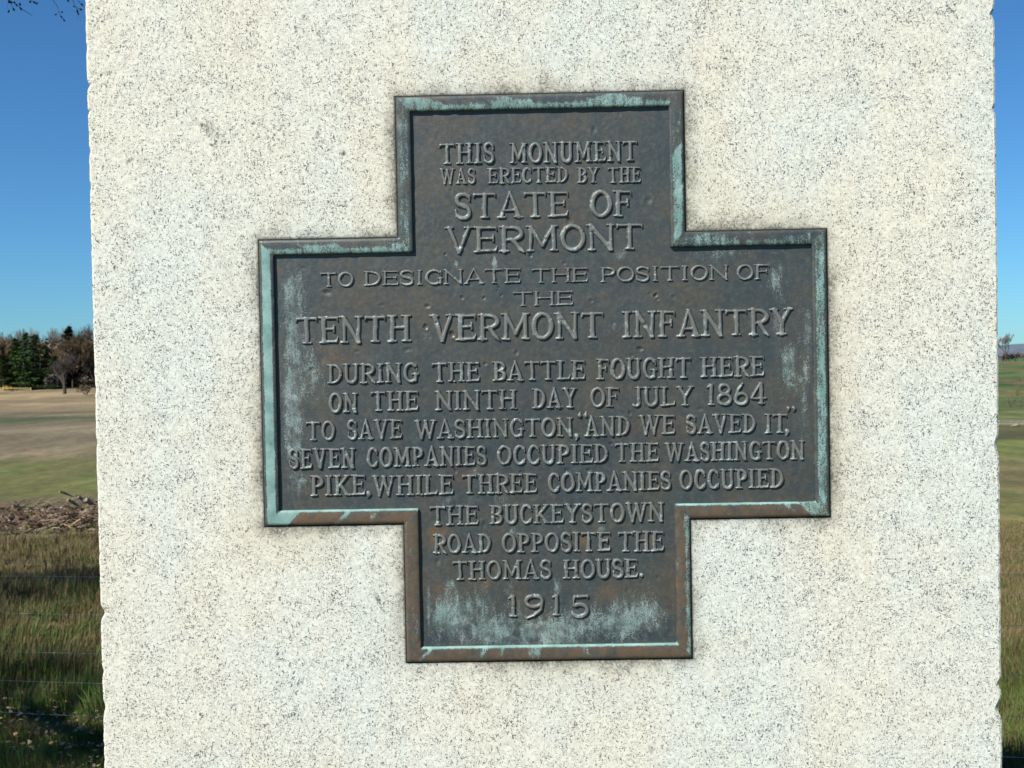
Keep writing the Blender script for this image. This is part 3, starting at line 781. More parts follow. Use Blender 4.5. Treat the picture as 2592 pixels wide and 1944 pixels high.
# ------------------------------------------------------------------ wire fence close behind the monument
fence = empty("wire_fence", (0, 2.6, 0)); tag(fence, "sagging galvanised wire fence crossing the grass behind the granite shaft", "fence")
def fl(p): return (p[0], p[1]-2.6, p[2])
pr = at(2560, 900, 3.5); pl_ = at(100, 946, 4.62)
dirv = Vector((pl_.x-pr.x, pl_.y-pr.y, 0))
for k, (hr, hl) in enumerate(((.972, .80), (.886, .727), (.718, .563), (.555, .394), (.418, .267), (.283, .125))):
    mb = MB(); pts = []
    for i in range(25):
        t = -.55+i/24*2.1
        x = pr.x+dirv.x*t; y = pr.y+dirv.y*t
        z = hr+(hl-hr)*t-.012*math.sin(math.pi*(t+.55)/2.1)*(1 if k else 2)+.002*math.sin(i*2.1+k)
        pts.append(fl((x, y, z)))
    mb.tube(pts, .00065 if k else .00045, 4); mb.build("wire", M['wire'], fence, True)
for t in (-.55, 1.55):
    x = pr.x+dirv.x*t; y = pr.y+dirv.y*t; gz = float(elev(x, y)); mb = MB()
    mb.box(fl((x, y, gz+.60)), (.035, .006, 1.5)); mb.box(fl((x, y+.018, gz+.60)), (.006, .03, 1.5))
    mb.build("post", M['steel'], fence)

# ------------------------------------------------------------------ grass
def blades(N, area, hfun, cfun, wfun, seed, name, label=None):
    g_ = np.random.default_rng(seed)
    d0, d1, a0, a1 = area
    u = g_.random(N); d = d0*(d1/d0)**(u); th_ = np.radians(a0+(a1-a0)*g_.random(N))
    X = CAM.x+np.sin(th_)*d; Y = CAM.y+np.cos(th_)*d
    # keep off the monument footprint
    ok = ~((np.abs(X) < .74) & (Y > -.15) & (Y < 1.2)); X = X[ok]; Y = Y[ok]; d = d[ok]; N = len(X)
    Z = elev(X, Y)-.01
    h = hfun(X, Y, d, g_); w = wfun(d)*(.6+.8*g_.random(N)); c = cfun(X, Y, d, g_)
    a = g_.random(N)*2*np.pi; lean = (.08+.8*g_.random(N)**2.2)*h*.8; la = fbm(X*1.3, Y*1.3, 77)*12+g_.normal(size=N)*.8
    sx, sy = np.cos(a)*w/2, np.sin(a)*w/2; lx, ly = np.cos(la)*lean, np.sin(la)*lean
    V = np.empty((N, 5, 3))
    V[:, 0] = np.stack([X-sx, Y-sy, Z], -1); V[:, 1] = np.stack([X+sx, Y+sy, Z], -1)
    V[:, 2] = np.stack([X+sx*.7+lx*.35, Y+sy*.7+ly*.35, Z+h*.6], -1); V[:, 3] = np.stack([X-sx*.7+lx*.35, Y-sy*.7+ly*.35, Z+h*.6], -1)
    V[:, 4] = np.stack([X+lx, Y+ly, Z+h*(1-.25*(lean/h)**2)], -1)
    b = (np.arange(N)*5)[:, None]
    li = np.concatenate([b+np.array([0, 1, 2, 3]), b+np.array([3, 2, 4])], 1).ravel()
    ls = np.stack([np.arange(N)*7, np.arange(N)*7+4], 1).ravel()
    me = bpy.data.meshes.new(name); me.vertices.add(N*5); me.vertices.foreach_set("co", V.ravel().astype(np.float32))
    me.loops.add(len(li)); me.loops.foreach_set("vertex_index", li.astype(np.int32))
    me.polygons.add(2*N); me.polygons.foreach_set("loop_start", ls.astype(np.int32)); me.update(calc_edges=True)
    at_ = me.color_attributes.new("col", 'FLOAT_COLOR', 'POINT'); cc = np.ones((N, 5, 4)); cc[:, :, :3] = c[:, None, :]; at_.data.foreach_set("color", cc.ravel())
    o = link(name, me, M['grass'], None); tag(o, kind="stuff"); return o


STRAW = np.array((.155, .120, .052)); GREEN = np.array((.055, .125, .014)); BRN = np.array((.085, .055, .028)); OLIVE = np.array((.10, .105, .022))


def tuft(X, Y): return fbm(X*.9+3, Y*.9, 61)


def hL(X, Y, d, g_): return .8*(.035+.085*g_.random(len(X))+.15*g_.random(len(X))**2*ss(4.6, 8, d))*(.15+1.6*ss(.25, .75, fbm(X*2.2, Y*2.2, 66)))


def cgrass(straw, green):
    def f(X, Y, d, g_):
        t = tuft(X, Y)*.45+fbm(X*4, Y*4, 64)*.42+g_.random(len(X))*.30
        k = ss(.42, .62, t+straw(d))[:, None]
        c = green*(1-k)+STRAW*k
        b = (g_.random(len(X)) < .25)[:, None]
        c = np.where(b, BRN*(.6+g_.random(len(X))[:, None]*.8), c)
        return c*(.7+.6*g_.random(len(X)))[:, None]
    return f


wd = lambda d: .0010+.00042*d
go = blades(330000, (2.3, 30, -34, -16), hL, cgrass(lambda d: -.22+.20*ss(5.0, 10, d)+.12*ss(14, 22, d), GREEN), wd, 1, "grass")
tag(go, "dry straw-coloured and green grass on the slope left of the monument", "grass")
hR = lambda X, Y, d, g_: (.04+.15*g_.random(len(X)))*(.5+tuft(X, Y))
go = blades(170000, (2.3, 50, 17, 34), hR, cgrass(lambda d: -.18+.22*ss(5.0, 12, d), GREEN*.5+OLIVE*.4), wd, 2, "grass")
tag(go, "olive and straw grass on the slope right of the monument", "grass")
go = blades(30000, (1.0, 10, -16, 17), hR, cgrass(lambda d: -.1+0*d, GREEN), lambda d: .003+.001*d, 3, "grass")
tag(go, "short green grass growing round the foot of the monument", "grass")
go = blades(30000, (1.0, 12, 34, 326), hR, cgrass(lambda d: -.1+0*d, GREEN), lambda d: .004+.001*d, 4, "grass")
tag(go, "short grass around the photographer's side of the monument", "grass")
# fallen leaves
mb = MB()
for i in range(1500):
    d = random.uniform(4.8, 7.0); a = R(random.uniform(-33, -18)); x = CAM.x+math.sin(a)*d; y = CAM.y+math.cos(a)*d; z = ground_z((x, y))+random.uniform(.0, .06)
    an = random.uniform(0, 6.28); l = random.uniform(.009, .020); w = l*.45; tz = random.uniform(-.5, .5)*l
    p = Vector((x, y, z)); dx = Vector((math.cos(an), math.sin(an), 0)); dy = Vector((-dx.y, dx.x, random.uniform(-.5, .8)))
    c = random.choice(((.40, .26, .14), (.28, .17, .09), (.50, .36, .21)))
    mb.add([p-dx*l, p+dy*w+Vector((0, 0, tz)), p+dx*l+Vector((0, 0, l*.3)), p-dy*w], [(0, 1, 2, 3)], c)
tag(mb.build("leaf_litter", M['grass']), "pale dead leaves scattered in the shaded grass at lower left", "leaf litter", kind="stuff")
p = at(231, 1824, 5.2); mb = MB(); e = empty("dry_leaf", p)
tag(e, "curled orange-brown dead leaf caught in dark grass beside the shaft's left edge", "leaf")
l = []; 
for i in range(7):
    t = i/6; w = .016*math.sin(math.pi*min(1, t*1.0+.02))**.8
    for s_ in (-1, 0, 1):
        l.append(((t-.5)*.075, s_*w*.55, (t-.5)*.075*.75+abs(s_)*w*.6+.012*t*t))
mb.add(l, [(i*3+j, i*3+j+1, (i+1)*3+j+1, (i+1)*3+j) for i in range(6) for j in range(2)]); mb.build("blade", M['leaf'], e, True)
mb = MB(); mb.tube([(-.038, 0, -.028), (-.052, .004, -.036), (-.066, .002, -.034)], .0012, 4); mb.build("stalk", M['leaf'], e)


# ------------------------------------------------------------------ trees
def branchy(mbT, mbC, p, d, L, r, depth, g_, spread=.55, upb=.12, kids=(2, 4), minr=.02, tcol=None, far=True, filt=None, kT=6):
    """recursive limb; thick ones go to the trunk mesh, thin ones to the crown mesh"""
    n = 3; pts = [p]; q = p.copy(); dd = d.copy()
    for i in range(n):
        dd = (dd+Vector((g_.uniform(-1, 1), g_.uniform(-1, 1), g_.uniform(-.6, 1)))*.16+Vector((0, 0, upb))).normalized()
        q = q+dd*L/n; pts.append(q.copy())
    r1 = max(minr, r*.62)
    if filt and any(filt(x) for x in pts): return
    tgt = mbT if depth >= 3 else mbC
    tgt.tube(pts, [r+(r1-r)*i/n for i in range(n+1)], kT if depth >= 3 else 3, cap=False)
    if depth <= 0: return
    for i in range(g_.randint(*kids)):
        t = g_.uniform(.45, 1.0); k = min(n-1, int(t*n)); s0 = pts[k].lerp(pts[k+1], t*n-k)
        az = g_.uniform(0, 6.283); ax = dd.orthogonal().normalized(); ax.rotate(Matrix.Rotation(az, 3, dd))
        nd = (dd*math.cos(spread*g_.uniform(.6, 1.3))+ax*math.sin(spread*g_.uniform(.6, 1.3))).normalized()
        branchy(mbT, mbC, s0, nd, L*g_.uniform(.6, .82), max(minr, r1*g_.uniform(.6, .85)), depth-1, g_, spread, upb, kids, minr, tcol, far, filt, kT)


def bare_tree(seed, H, trunk_r, mat, spread=.5, depth=6, bole=.2, kids=(2, 3), minr=.035, upb=.14):
    g_ = random.Random(seed); T = MB(); C = MB()
    o = empty("bare_tree", (0, 0, 0))
    p = Vector((0, 0, H*bole)); T.tube([(0, 0, -.8), (0, 0, H*bole*.5), p], [trunk_r*1.25, trunk_r, trunk_r*.9], 7, cap=False)
    for i in range(4):
        a = g_.uniform(0, 6.28); d = Vector((math.cos(a)*spread, math.sin(a)*spread, 1)).normalized() if i else Vector((.05, 0, 1)).normalized()
        branchy(T, C, p, d, H*.30, trunk_r*.62, depth-1, g_, spread, upb, kids, minr)
    zmax = max(v[:, 2].max() for v in C.v)
    for m_ in (T, C):
        m_.v = [v*np.array([H/zmax]*3) if False else v*np.array([1, 1, H/zmax]) for v in m_.v]
    T.build("trunk", M['bark'], o, True); C.build("crown", mat, o)
    return o


def leafy_mb(n, shape, c1, c2, size, g_, flat=.5):
    mb = MB()
    for i in range(n):
        p, k = shape(g_)
        a = g_.uniform(0, 6.28); t = g_.uniform(-.6, .6)
        u = Vector((math.cos(a), math.sin(a), t*flat)); v = Vector((-math.sin(a), math.cos(a), g_.uniform(-.8, .8)*flat))
        s = size*g_.uniform(.5, 1.3); w = s*g_.uniform(.3, .7)
        m = g_.random(); c = [(c1[j]*(1-m)+c2[j]*m)*k for j in range(3)]
        mb.add([tuple(p-u*s), tuple(p+v*w), tuple(p+u*s*.8), tuple(p-v*w)], [(0, 1, 2, 3)], c)
    return mb


def pine(seed, H, Wd, c1=(.040, .100, .020), c2=(.075, .140, .028), n=5200, round_=.5):
    g_ = random.Random(seed); o = empty("pine_tree", (0, 0, 0))
    T = MB(); T.tube([(0, 0, -.5), (0, 0, H*.5), (0, 0, H*.96)], [.28, .2, .05], 6); T.build("trunk", M['bark'], o, True)
    nb = 46; br = []
    for i in range(nb):
        z = H*(.03+.97*(i/nb)**.9); R_ = Wd/2*(1-((z/H-.03)/.97)**2.2)**.75*g_.uniform(.55, 1.12)+.25
        a = i*2.4+g_.uniform(-.4, .4); br.append((z, R_, a, g_.uniform(.85, 1.1)))
    B = MB()
    for z, R_, a, _ in br: B.tube([(0, 0, z), (math.cos(a)*R_*.9, math.sin(a)*R_*.9, z+.03*R_)], [.07, .02], 3)
    B.build("branches", M['bark'], o)
    def sh(g_):
        z, R_, a, k = g_.choice(br); t = g_.random()**.55; s_ = .12+.34*R_*t
        return Vector((math.cos(a)*R_*t+g_.gauss(0, s_*.5), math.sin(a)*R_*t+g_.gauss(0, s_*.5), z+g_.gauss(0, .20)-.10*R_*t*t)), k
    leafy_mb(n, sh, c1, c2, .50, g_, .35).build("needles", M['col'], o)
    return o


def shrub(name, seed, W_, H, c1, c2, n=260, size=.2, stems=True):
    g_ = random.Random(seed); o = empty(name, (0, 0, 0))
    lob = [(g_.uniform(-.35, .35)*W_, g_.uniform(-.35, .35)*W_, g_.uniform(.35, .72)*H, g_.uniform(.16, .3)) for _ in range(7)]
    def sh(g_):
        x, y, z, r = g_.choice(lob); v = Vector((g_.gauss(0, 1), g_.gauss(0, 1), g_.gauss(0, 1))).normalized()*g_.random()**.4
        return Vector((x+v.x*r*W_, y+v.y*r*W_, max(.03*H, z+v.z*r*H*1.2))), 1
    S = MB()
    for i in range(16):
        x, y, z, r = g_.choice(lob); S.tube([(x*.15, y*.15, -.1), (x*.6, y*.6, z*.5), (x+g_.uniform(-.2, .2)*W_, y, z+r*H*1.0)], [.02+.01*H, .015, .008+.004*H], 3)
    S.build("stems", M['twig_brown'], o)
    leafy_mb(n, sh, c1, c2, size, g_, 1.).build("foliage", M['col'], o)
    return o


def place(o, px, d, label, cat, group, s=1., rz=0, name=None, sz=None, base=None):
    p = at(px, 960, d); z = ground_z(p) if base is None else base
    o.location = (p.x, p.y, z); o.rotation_euler = (0, 0, rz); o.scale = (s, s, s if sz is None else sz)
    if name: o.name = name
    for k in ("label", "category", "group"): 
        if k in o: del o[k]
    tag(o, label, cat, group); return o


W1 = "trees along the far left edge of the field"
bA = bare_tree(11, 20, .30, M['twig'], .50, 7, .22, (2, 3), .034)
bB = bare_tree(23, 20, .30, M['twig'], .42, 7, .18, (2, 3), .034)
bC = bare_tree(31, 17, .28, M['twig_brown'], .52, 7, .15, (2, 4), .045)
bD = bare_tree(47, 17, .28, M['twig_brown'], .60, 7, .12, (2, 4), .045)
used = set()
def inst(src):
    if src.name in used: return copy_tree(src)
    used.add(src.name); return src
def Hs(px, top, d, H0):               # scale so that the top lands on a photo row
    p = at(px, 960, d); zt = at(px, top, d).z; return (zt-ground_z(p))/H0
for src, px, top, d, H0, lab, rz in (
        (bA, 78, 826, 385, 20, "grey bare tree whose twigs show above the left of the dark pines", .3),
        (bB, 52, 829, 392, 20, "slender grey bare tree rising just behind the broad pine's top", 1.3),
        (bA, 104, 832, 398, 20, "bare tree with lavender-grey twigs behind the right pine's shoulder", 2.2),
        (bB, 150, 827, 390, 20, "thin bare tree standing between the tan tree and the olive-brown tree", 4.),
        (bA, 128, 838, 400, 20, "pale bare tree low behind the tan-leaved tree", 5.),
        (bB, 214, 822, 388, 20, "tall grey bare tree close against the monument's left edge", .9),
        (bA, 236, 818, 395, 20, "grey bare tree half cut off by the granite shaft", 3.3),
        (bB, 20, 838, 390, 20, "small bare tree above the russet tree at the left border", 2.8),
        (bA, 184, 824, 405, 20, "faint bare tree behind the pointed cedar", 1.7),
        (bC, 10, 846, 352, 17, "russet leafless tree at the left border of the picture", 0.),
        (bC, -25, 850, 350, 17, "russet leafless tree just outside the left border", 2.),
        (bD, 186, 838, 352, 17, "olive-brown budding tree right of the tan-leaved tree", 1.),
        (bC, 215, 856, 350, 17, "brown twiggy tree beside the monument, right of the olive-brown tree", 2.4),
        (bD, 160, 880, 345, 17, "low brown thicket tree below the olive-brown tree", 3.9),
        (bD, 240, 870, 350, 17, "brown tree mostly hidden by the granite shaft", 5.2)):
    s = Hs(px, top, d, H0); place(inst(src), px, d, lab, "tree", W1, s*.82, rz, sz=s)
pA = pine(5, 18, 10.5); pB = pine(9, 18, 8.5); pC = pine(14, 14, 4.6, (.025, .04, .016), (.05, .06, .025))
for src, px, top, d, H0, lab, rz in (
        (pA, 68, 842, 346, 18, "broad dark green pine left of centre in the tree line", 0),
        (pB, 92, 846, 343, 18, "dark pine overlapping the broad pine on its right", 1.),
        (pB, 42, 856, 350, 18, "mid-green pine on the left flank of the broad pine", 2.),
        (pA, 118, 874, 352, 18, "lower dark pine standing under the tan-leaved tree", 3.),
        (pB, 140, 900, 340, 18, "small dark evergreen filling the gap behind the lone field tree", 4.4),
        (pC, 177, 826, 372, 14, "narrow pointed cedar poking above the olive-brown tree", 0),
        (pA, 205, 928, 352, 18, "dark evergreen low down beside the monument's left edge", 5.),
        (pB, 232, 915, 356, 18, "evergreen partly hidden by the monument", 3.6),
        (pB, 12, 900, 348, 18, "shaded evergreen under the russet tree", 1.9)):
    s = Hs(px, top, d, H0); wx_ = s if s > .75 else s*1.3
    place(inst(src), px, d, lab, "tree", W1, wx_, rz, sz=s)
# tan tree that kept its dry leaves
def tan_tree(seed, H, Wd, c1, c2, low=.42, n_=1500):
    g_ = random.Random(seed); o = empty("beech_tree", (0, 0, 0)); T = MB(); C = MB()
    T.tube([(0, 0, -.5), (.1, 0, H*.35), (0, 0, H*.8)], [.3, .24, .1], 6)
    for i in range(9):
        a = i*2.4; z = H*(.3+.05*i); T.tube([(0, 0, z), (math.cos(a)*Wd*.3, math.sin(a)*Wd*.3, z+H*.18)], [.1, .03], 4)
    T.build("trunk", M['bark'], o, True)
    lob = [(g_.uniform(-.33, .33)*Wd, g_.uniform(-.33, .33)*Wd, g_.uniform(low, .86)*H, g_.uniform(.10, .2)) for _ in range(22)]
    def sh(g_):
        x, y, z, r = g_.choice(lob); v = Vector((g_.gauss(0, 1), g_.gauss(0, 1), g_.gauss(0, 1))).normalized()*g_.random()**.4
        return Vector((x+v.x*r*Wd, y+v.y*r*Wd, z+v.z*r*H*.5)), 1
    leafy_mb(n_, sh, c1, c2, .3, g_, 1.).build("leaves", M['col'], o); return o
tt = tan_tree(3, 16, 8, (.24, .165, .10), (.32, .22, .13)); s = Hs(122, 850, 358, 16)
place(tt, 122, 358, "tan tree still holding its dry leaves right of the dark pines", "tree", W1, s, 0, sz=s)
def bud_tree(nm, seed, H, Wd, c1, c2, n_=1500):
    o = tan_tree(seed, H, Wd, c1, c2, .25, n_); o.name = nm; return o
oa = bud_tree("budding_tree", 8, 17, 9, (.15, .115, .06), (.20, .15, .08)); ob = bud_tree("budding_tree", 9, 17, 9, (.13, .09, .06), (.17, .115, .08)); oc = bud_tree("russet_tree", 10, 16, 8, (.17, .10, .065), (.21, .125, .08))
for src, px, top, d, H0, lab, rz in ((oa, 184, 839, 362, 17, "olive-brown tree hazed with opening buds right of the tan tree", 0), (ob, 214, 858, 361, 17, "brown tree hazed with buds beside the monument's edge", 1.), (ob, 155, 880, 364, 17, "dark brown budding tree behind the lone field tree", 2.4),
                                     (oc, 8, 848, 360, 16, "russet tree hazed with buds at the left border", 0.), (oc, -30, 850, 360, 16, "russet budding tree outside the left border", 2.), (ob, 248, 870, 362, 17, "brown budding tree behind the granite shaft", 3.)):
    s = Hs(px, top, d, H0); place(inst(src), px, d, lab, "tree", W1, s, rz, sz=s)
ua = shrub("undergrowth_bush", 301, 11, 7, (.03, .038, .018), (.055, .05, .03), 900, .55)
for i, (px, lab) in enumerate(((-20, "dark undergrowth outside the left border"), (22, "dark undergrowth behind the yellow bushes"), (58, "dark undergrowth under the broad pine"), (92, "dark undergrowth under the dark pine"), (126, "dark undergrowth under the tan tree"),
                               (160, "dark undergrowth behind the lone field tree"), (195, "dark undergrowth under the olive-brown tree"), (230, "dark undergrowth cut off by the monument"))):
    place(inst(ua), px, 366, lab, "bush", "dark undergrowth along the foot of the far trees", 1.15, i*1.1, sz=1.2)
g_ = random.Random(88)
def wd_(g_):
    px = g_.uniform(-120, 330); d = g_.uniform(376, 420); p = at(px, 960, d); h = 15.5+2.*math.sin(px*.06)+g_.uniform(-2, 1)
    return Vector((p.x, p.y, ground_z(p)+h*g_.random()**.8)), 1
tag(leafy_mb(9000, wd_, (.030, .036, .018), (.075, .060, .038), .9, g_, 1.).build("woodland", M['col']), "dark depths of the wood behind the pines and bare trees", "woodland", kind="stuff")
# lone tree out in the field
lone = bare_tree(77, 11, .42, simple("dark_grey_twigs", (.085, .072, .066), .95, .25, 3), .62, 6, .22, (2, 4), .028, .10)
p = at(163, 999, 250); s = 10.2/11
place(lone, 163, 250, "lone leafless tree with a dark trunk out in the tan field", "tree", None, s, .5)
# shrubs
for i, (nm, px, d, W_, H, c1, c2, lab, grp) in enumerate((
        ("forsythia_bush", 14, 338, 1.9, 1.7, (.50, .36, .03), (.62, .46, .05), "bright yellow flowering bush behind the rail fence, the left one", "yellow bushes behind the rail fence"),
        ("forsythia_bush", 28, 338, 1.6, 1.4, (.50, .33, .03), (.60, .40, .06), "smaller orange-yellow flowering bush behind the rail fence, the right one", "yellow bushes behind the rail fence"),
        ("bush", 214, 345, 5.0, 4.6, (.15, .11, .09), (.27, .20, .16), "pale pinkish blossoming bush among dark evergreens beside the monument", None),
        ("bush", 140, 335, 6.5, 5.5, (.075, .062, .055), (.10, .08, .07), "grey twiggy thicket left of the lone field tree", None),
        ("bush", 222, 235, 7.5, 2.4, (.10, .075, .045), (.15, .115, .065), "low brown scrub in the field against the monument's left edge", None),
        ("bush", 30, 322, 6., .7, (.10, .085, .05), (.13, .11, .06), "flat brown scrub in front of the rail fence", None))):
    place(shrub(nm, 100+i, W_, H, c1, c2, 420, .06*H+.14), px, d, lab, "bush", grp)


def rail_fence(name, x0, x1, d, ys, mat, lab, posts, pw=.12, rh=.14, pdip=0):
    a = at(x0, ys[-1], d); b = at(x1, ys[-1], d); o = empty(name, ((a.x+b.x)/2, a.y, ground_z(((a.x+b.x)/2, a.y)))); tag(o, lab, "fence")
    for y in ys:
        A_ = at(x0, y, d)-o.location; B_ = at(x1, y, d)-o.location; mb = MB(); c = (A_+B_)/2
        dz = B_.z-A_.z; L_ = (B_-A_).length
        mb.add([(A_.x, A_.y-.02, A_.z-rh/2), (B_.x, B_.y-.02, B_.z-rh/2), (B_.x, B_.y-.02, B_.z+rh/2), (A_.x, A_.y-.02, A_.z+rh/2),
                (A_.x, A_.y+.02, A_.z-rh/2), (B_.x, B_.y+.02, B_.z-rh/2), (B_.x, B_.y+.02, B_.z+rh/2), (A_.x, A_.y+.02, A_.z+rh/2)],
               [(0, 1, 2, 3), (7, 6, 5, 4), (3, 2, 6, 7), (1, 0, 4, 5), (0, 3, 7, 4), (2, 1, 5, 6)])
        mb.build("rail", mat, o)
    for px in posts:
        t = (px-x0)/(x1-x0); top = at(px, ys[0]-1.2, d)-o.location; g_ = ground_z(at(px, 960, d))-o.location.z-.3
        mb = MB(); mb.box((top.x, top.y+.05+pw/2, (top.z+g_)/2), (pw, pw, top.z-g_)); mb.build("post", mat, o)
    return o


rail_fence("rail_fence", -160, 79, 330, (982.3, 986, 990), M['rail'], "long pale yellow three-rail fence in front of the pines", (-160, -120, -80, -40, 0, 38, 77.5), .16, .12)
rail_fence("rail_fence", 2530, 2800, 170, (1063.5, 1067.5, 1072), M['rail_grey'], "low grey rail fence across the field right of the monument", (2530, 2590, 2650, 2710, 2770, 2799), .05, .055)

# right side: forked tree, hedge, hillside scrub, log
ft = empty("bare_tree", (0, 0, 0)); T = MB(); C = MB(); g_ = random.Random(5)
T.tube([(0, 0, -.8), (.1, 0, 2), (.3, 0, 4.)], [.55, .45, .42], 7, cap=False)
for d_, L_ in ((Vector((-.12, 0, 1)), 5.5), (Vector((.62, 0, .8)), 5.5), (Vector((-.4, .3, .9)), 4.5)):
    branchy(T, C, Vector((.25, 0, 3.9)), d_.normalized(), L_, .34, 5, g_, .38, .12, (2, 4), .055)
T.build("trunk", M['bark'], ft, True); C.build("crown", M['twig'], ft)
zm = 16.5
place(ft, 2546, 690, "forked leafless tree on the skyline right of the monument", "tree", None, 1., 0)
s = (at(2546, 843, 690).z-ft.location.z)/max(float(v[:, 2].max()) for v in C.v); ft.scale = (s, s, s)
for i, (px, d, W_, H, lab) in enumerate(((2556, 700, 9, 6.2, "brown hedgerow scrub beside the forked tree's trunk"), (2572, 702, 11, 6.6, "reddish-brown hedgerow scrub on the skyline at the right border"),
                                         (2592, 698, 12, 6.8, "dense brown hedgerow scrub cut by the right border"), (2538, 704, 9, 5, "hedgerow scrub touching the monument's right edge"),
                                         (2618, 700, 14, 7, "hedgerow scrub just outside the right border"))):
    place(shrub("hedge_bush", 200+i, W_, H, (.13, .095, .08), (.17, .13, .09), 480, .55), px, d, lab, "bush", "hedgerow scrub on the right skyline")
for i, (px, d, W_, H, lab) in enumerate(((2574, 300, 4.5, 4.6, "brown sapling scrub high on the green slope at the right"), (2566, 265, 3.5, 3.2, "brown scrub in the middle of the right slope"),
                                         (2552, 250, 2.6, 2.2, "small olive scrub low on the slope near the monument's right edge"), (2586, 245, 4.2, 2.6, "dark scrub at the foot of the right slope"),
                                         (2584, 380, 6, 4, "scrub near the top of the right slope"), (2560, 240, 4, 1.3, "low brown weeds along the foot of the right slope"), (2606, 270, 5, 4, "scrub beyond the right border of the slope"))):
    place(shrub("scrub_bush", 220+i, W_, H, (.11, .10, .04), (.15, .11, .055), 200, .10), px, d, lab, "bush", "scrub on the right hillside")
lg = empty("fallen_log", (0, 0, 0)); mb = MB()
mb.tube([(-.62, 0, .14), (-.25, 0, .22), (.2, .02, .28), (.42, .02, .28)], [.06, .14, .2, .22], 9); mb.build("log", M['log'], lg, True)
mb = MB(); mb.tube([(.40, .02, .28), (.52, .02, .26)], [.25, .23], 10); mb.build("dark_end", simple("rotten_end", (.035, .04, .028), .95), lg, True)
mb = MB(); mb.tube([(-.1, 0, .2), (-.25, -.1, .02)], [.04, .03], 5); mb.build("stub", M['log'], lg)
place(lg, 2568, 148, "short brown log with a dark end lying below the low grey rails", "log", None)

# ------------------------------------------------------------------ brush pile left
bp0 = at(120, 1320, 34); zb = ground_z(bp0)
mb = MB(); g_ = random.Random(12)
for i in range(1300):
    px = g_.uniform(-140, 330); d = g_.uniform(29.6, 38); p = at(px, 1300, d); z = ground_z(p)+g_.random()**1.6*.55
    a = g_.uniform(0, 6.28); t = g_.uniform(-.25, .7); L_ = g_.uniform(.25, .9); v = Vector((math.cos(a), math.sin(a), t)).normalized()
    q = Vector((p.x, p.y, z)); k = g_.uniform(.7, 1.3); c = g_.choice(((.17, .11, .07), (.11, .07, .045), (.065, .04, .025), (.26, .18, .12)))
    mb.tube([q-v*L_/2, q+v*L_*.1+Vector((0, 0, .04)), q+v*L_/2], [g_.uniform(.006, .02)]*2+[.005], 3, c=[x*k for x in c], cap=False)
tag(mb.build("brush_pile", M['col']), "tangled pile of cut brown brushwood at the foot of the left slope", "brushwood", kind="stuff")
def hump():
    mb = MB(); g_ = random.Random(4)
    for i in range(2600):
        px = g_.uniform(-140, 330); d = g_.uniform(29.3, 38.5); p = at(px, 1300, d)
        z = ground_z(p)+g_.random()*.5*(1-((d-33.9)/5)**2); a = g_.uniform(0, 6.28); s_ = g_.uniform(.04, .12)
        c = g_.choice(((.10, .08, .045), (.15, .11, .07), (.07, .05, .03), (.10, .10, .03), (.17, .14, .09)))
        u = Vector((math.cos(a), math.sin(a), g_.uniform(-.3, .6)))*s_; v = Vector((-math.sin(a), math.cos(a), g_.uniform(0, 1.2)))*s_*.6; q = Vector((p.x, p.y, z))
        mb.add([q-u, q+v, q+u, q-v], [(0, 1, 2, 3)], c)
    return mb.build("dead_weeds", M['col'])
tag(hump(), "dead brown weeds matted through the brushwood", "weeds", kind="stuff")
for i, (x0, y0, x1, y1, d, r, cc, lab) in enumerate((
        (172, 1264, 219, 1295, 35, .05, 0, "grey log slanting down at the right end of the brushwood"),
        (150, 1244, 184, 1256, 37, .035, 0, "thin grey pole lying above the brushwood"),
        (196, 1257, 209, 1264, 36.5, .06, 0, "stubby grey log behind the slanting log"),
        (215, 1264, 233, 1275, 36, .085, 0, "thick grey log end against the monument's left edge"),
        (106, 1290, 129, 1316, 33.5, .055, 1, "tan plank standing slanted in the middle of the brushwood"),
        (153, 1284, 160, 1308, 33.4, .035, 1, "short split stake upright in the brushwood"),
        (162, 1288, 166, 1312, 33.3, .025, 1, "narrow bleached stake right of the split stake"),
        (118, 1292, 152, 1285, 34, .035, 0, "grey branch lying level behind the upright stakes"),
        (20, 1316, 36, 1312, 33, .06, 0, "round grey log end at the left of the brushwood"),
        (83, 1331, 116, 1328, 32.6, .012, 1, "thin bleached stick lying in front of the brushwood"),
        (2, 1330, 38, 1322, 32.6, .014, 1, "long bleached stick at the lower left of the brushwood"),
        (77, 1292, 79, 1312, 33.2, .022, 1, "short pale stick leaning upright left of the plank"),
        (190, 1305, 214, 1296, 34, .07, 0, "blunt log under the slanting log"),
        (140, 1345, 160, 1335, 32, .04, 1, "half-buried pale log low in front of the brushwood"),
        (30, 1280, 52, 1284, 35.5, .05, 0, "reddish-grey log at the upper left of the brushwood"))):
    A_ = at(x0, y0, d-.3); B_ = at(x1, y1, d+.3); c = (A_+B_)/2
    o = empty("log", c); tag(o, lab, "log", "logs and sticks in the brushwood"); mb = MB(); h = (B_-A_)/2
    mb.tube([-h, -h*.3+Vector((0, 0, .01)), h*.4, h], [r, r*1.05, r*.92, r*.8], 7); mb.build("stem", M['log'] if not cc else simple("bleached_wood", (.36, .30, .22), .9, .3, 7), o, True)
    mb = MB(); mb.tube([h*.1, h*.2+Vector((.03, -.05, r*2.2))], [r*.3, r*.15], 4); mb.build("stub", M['log'], o)
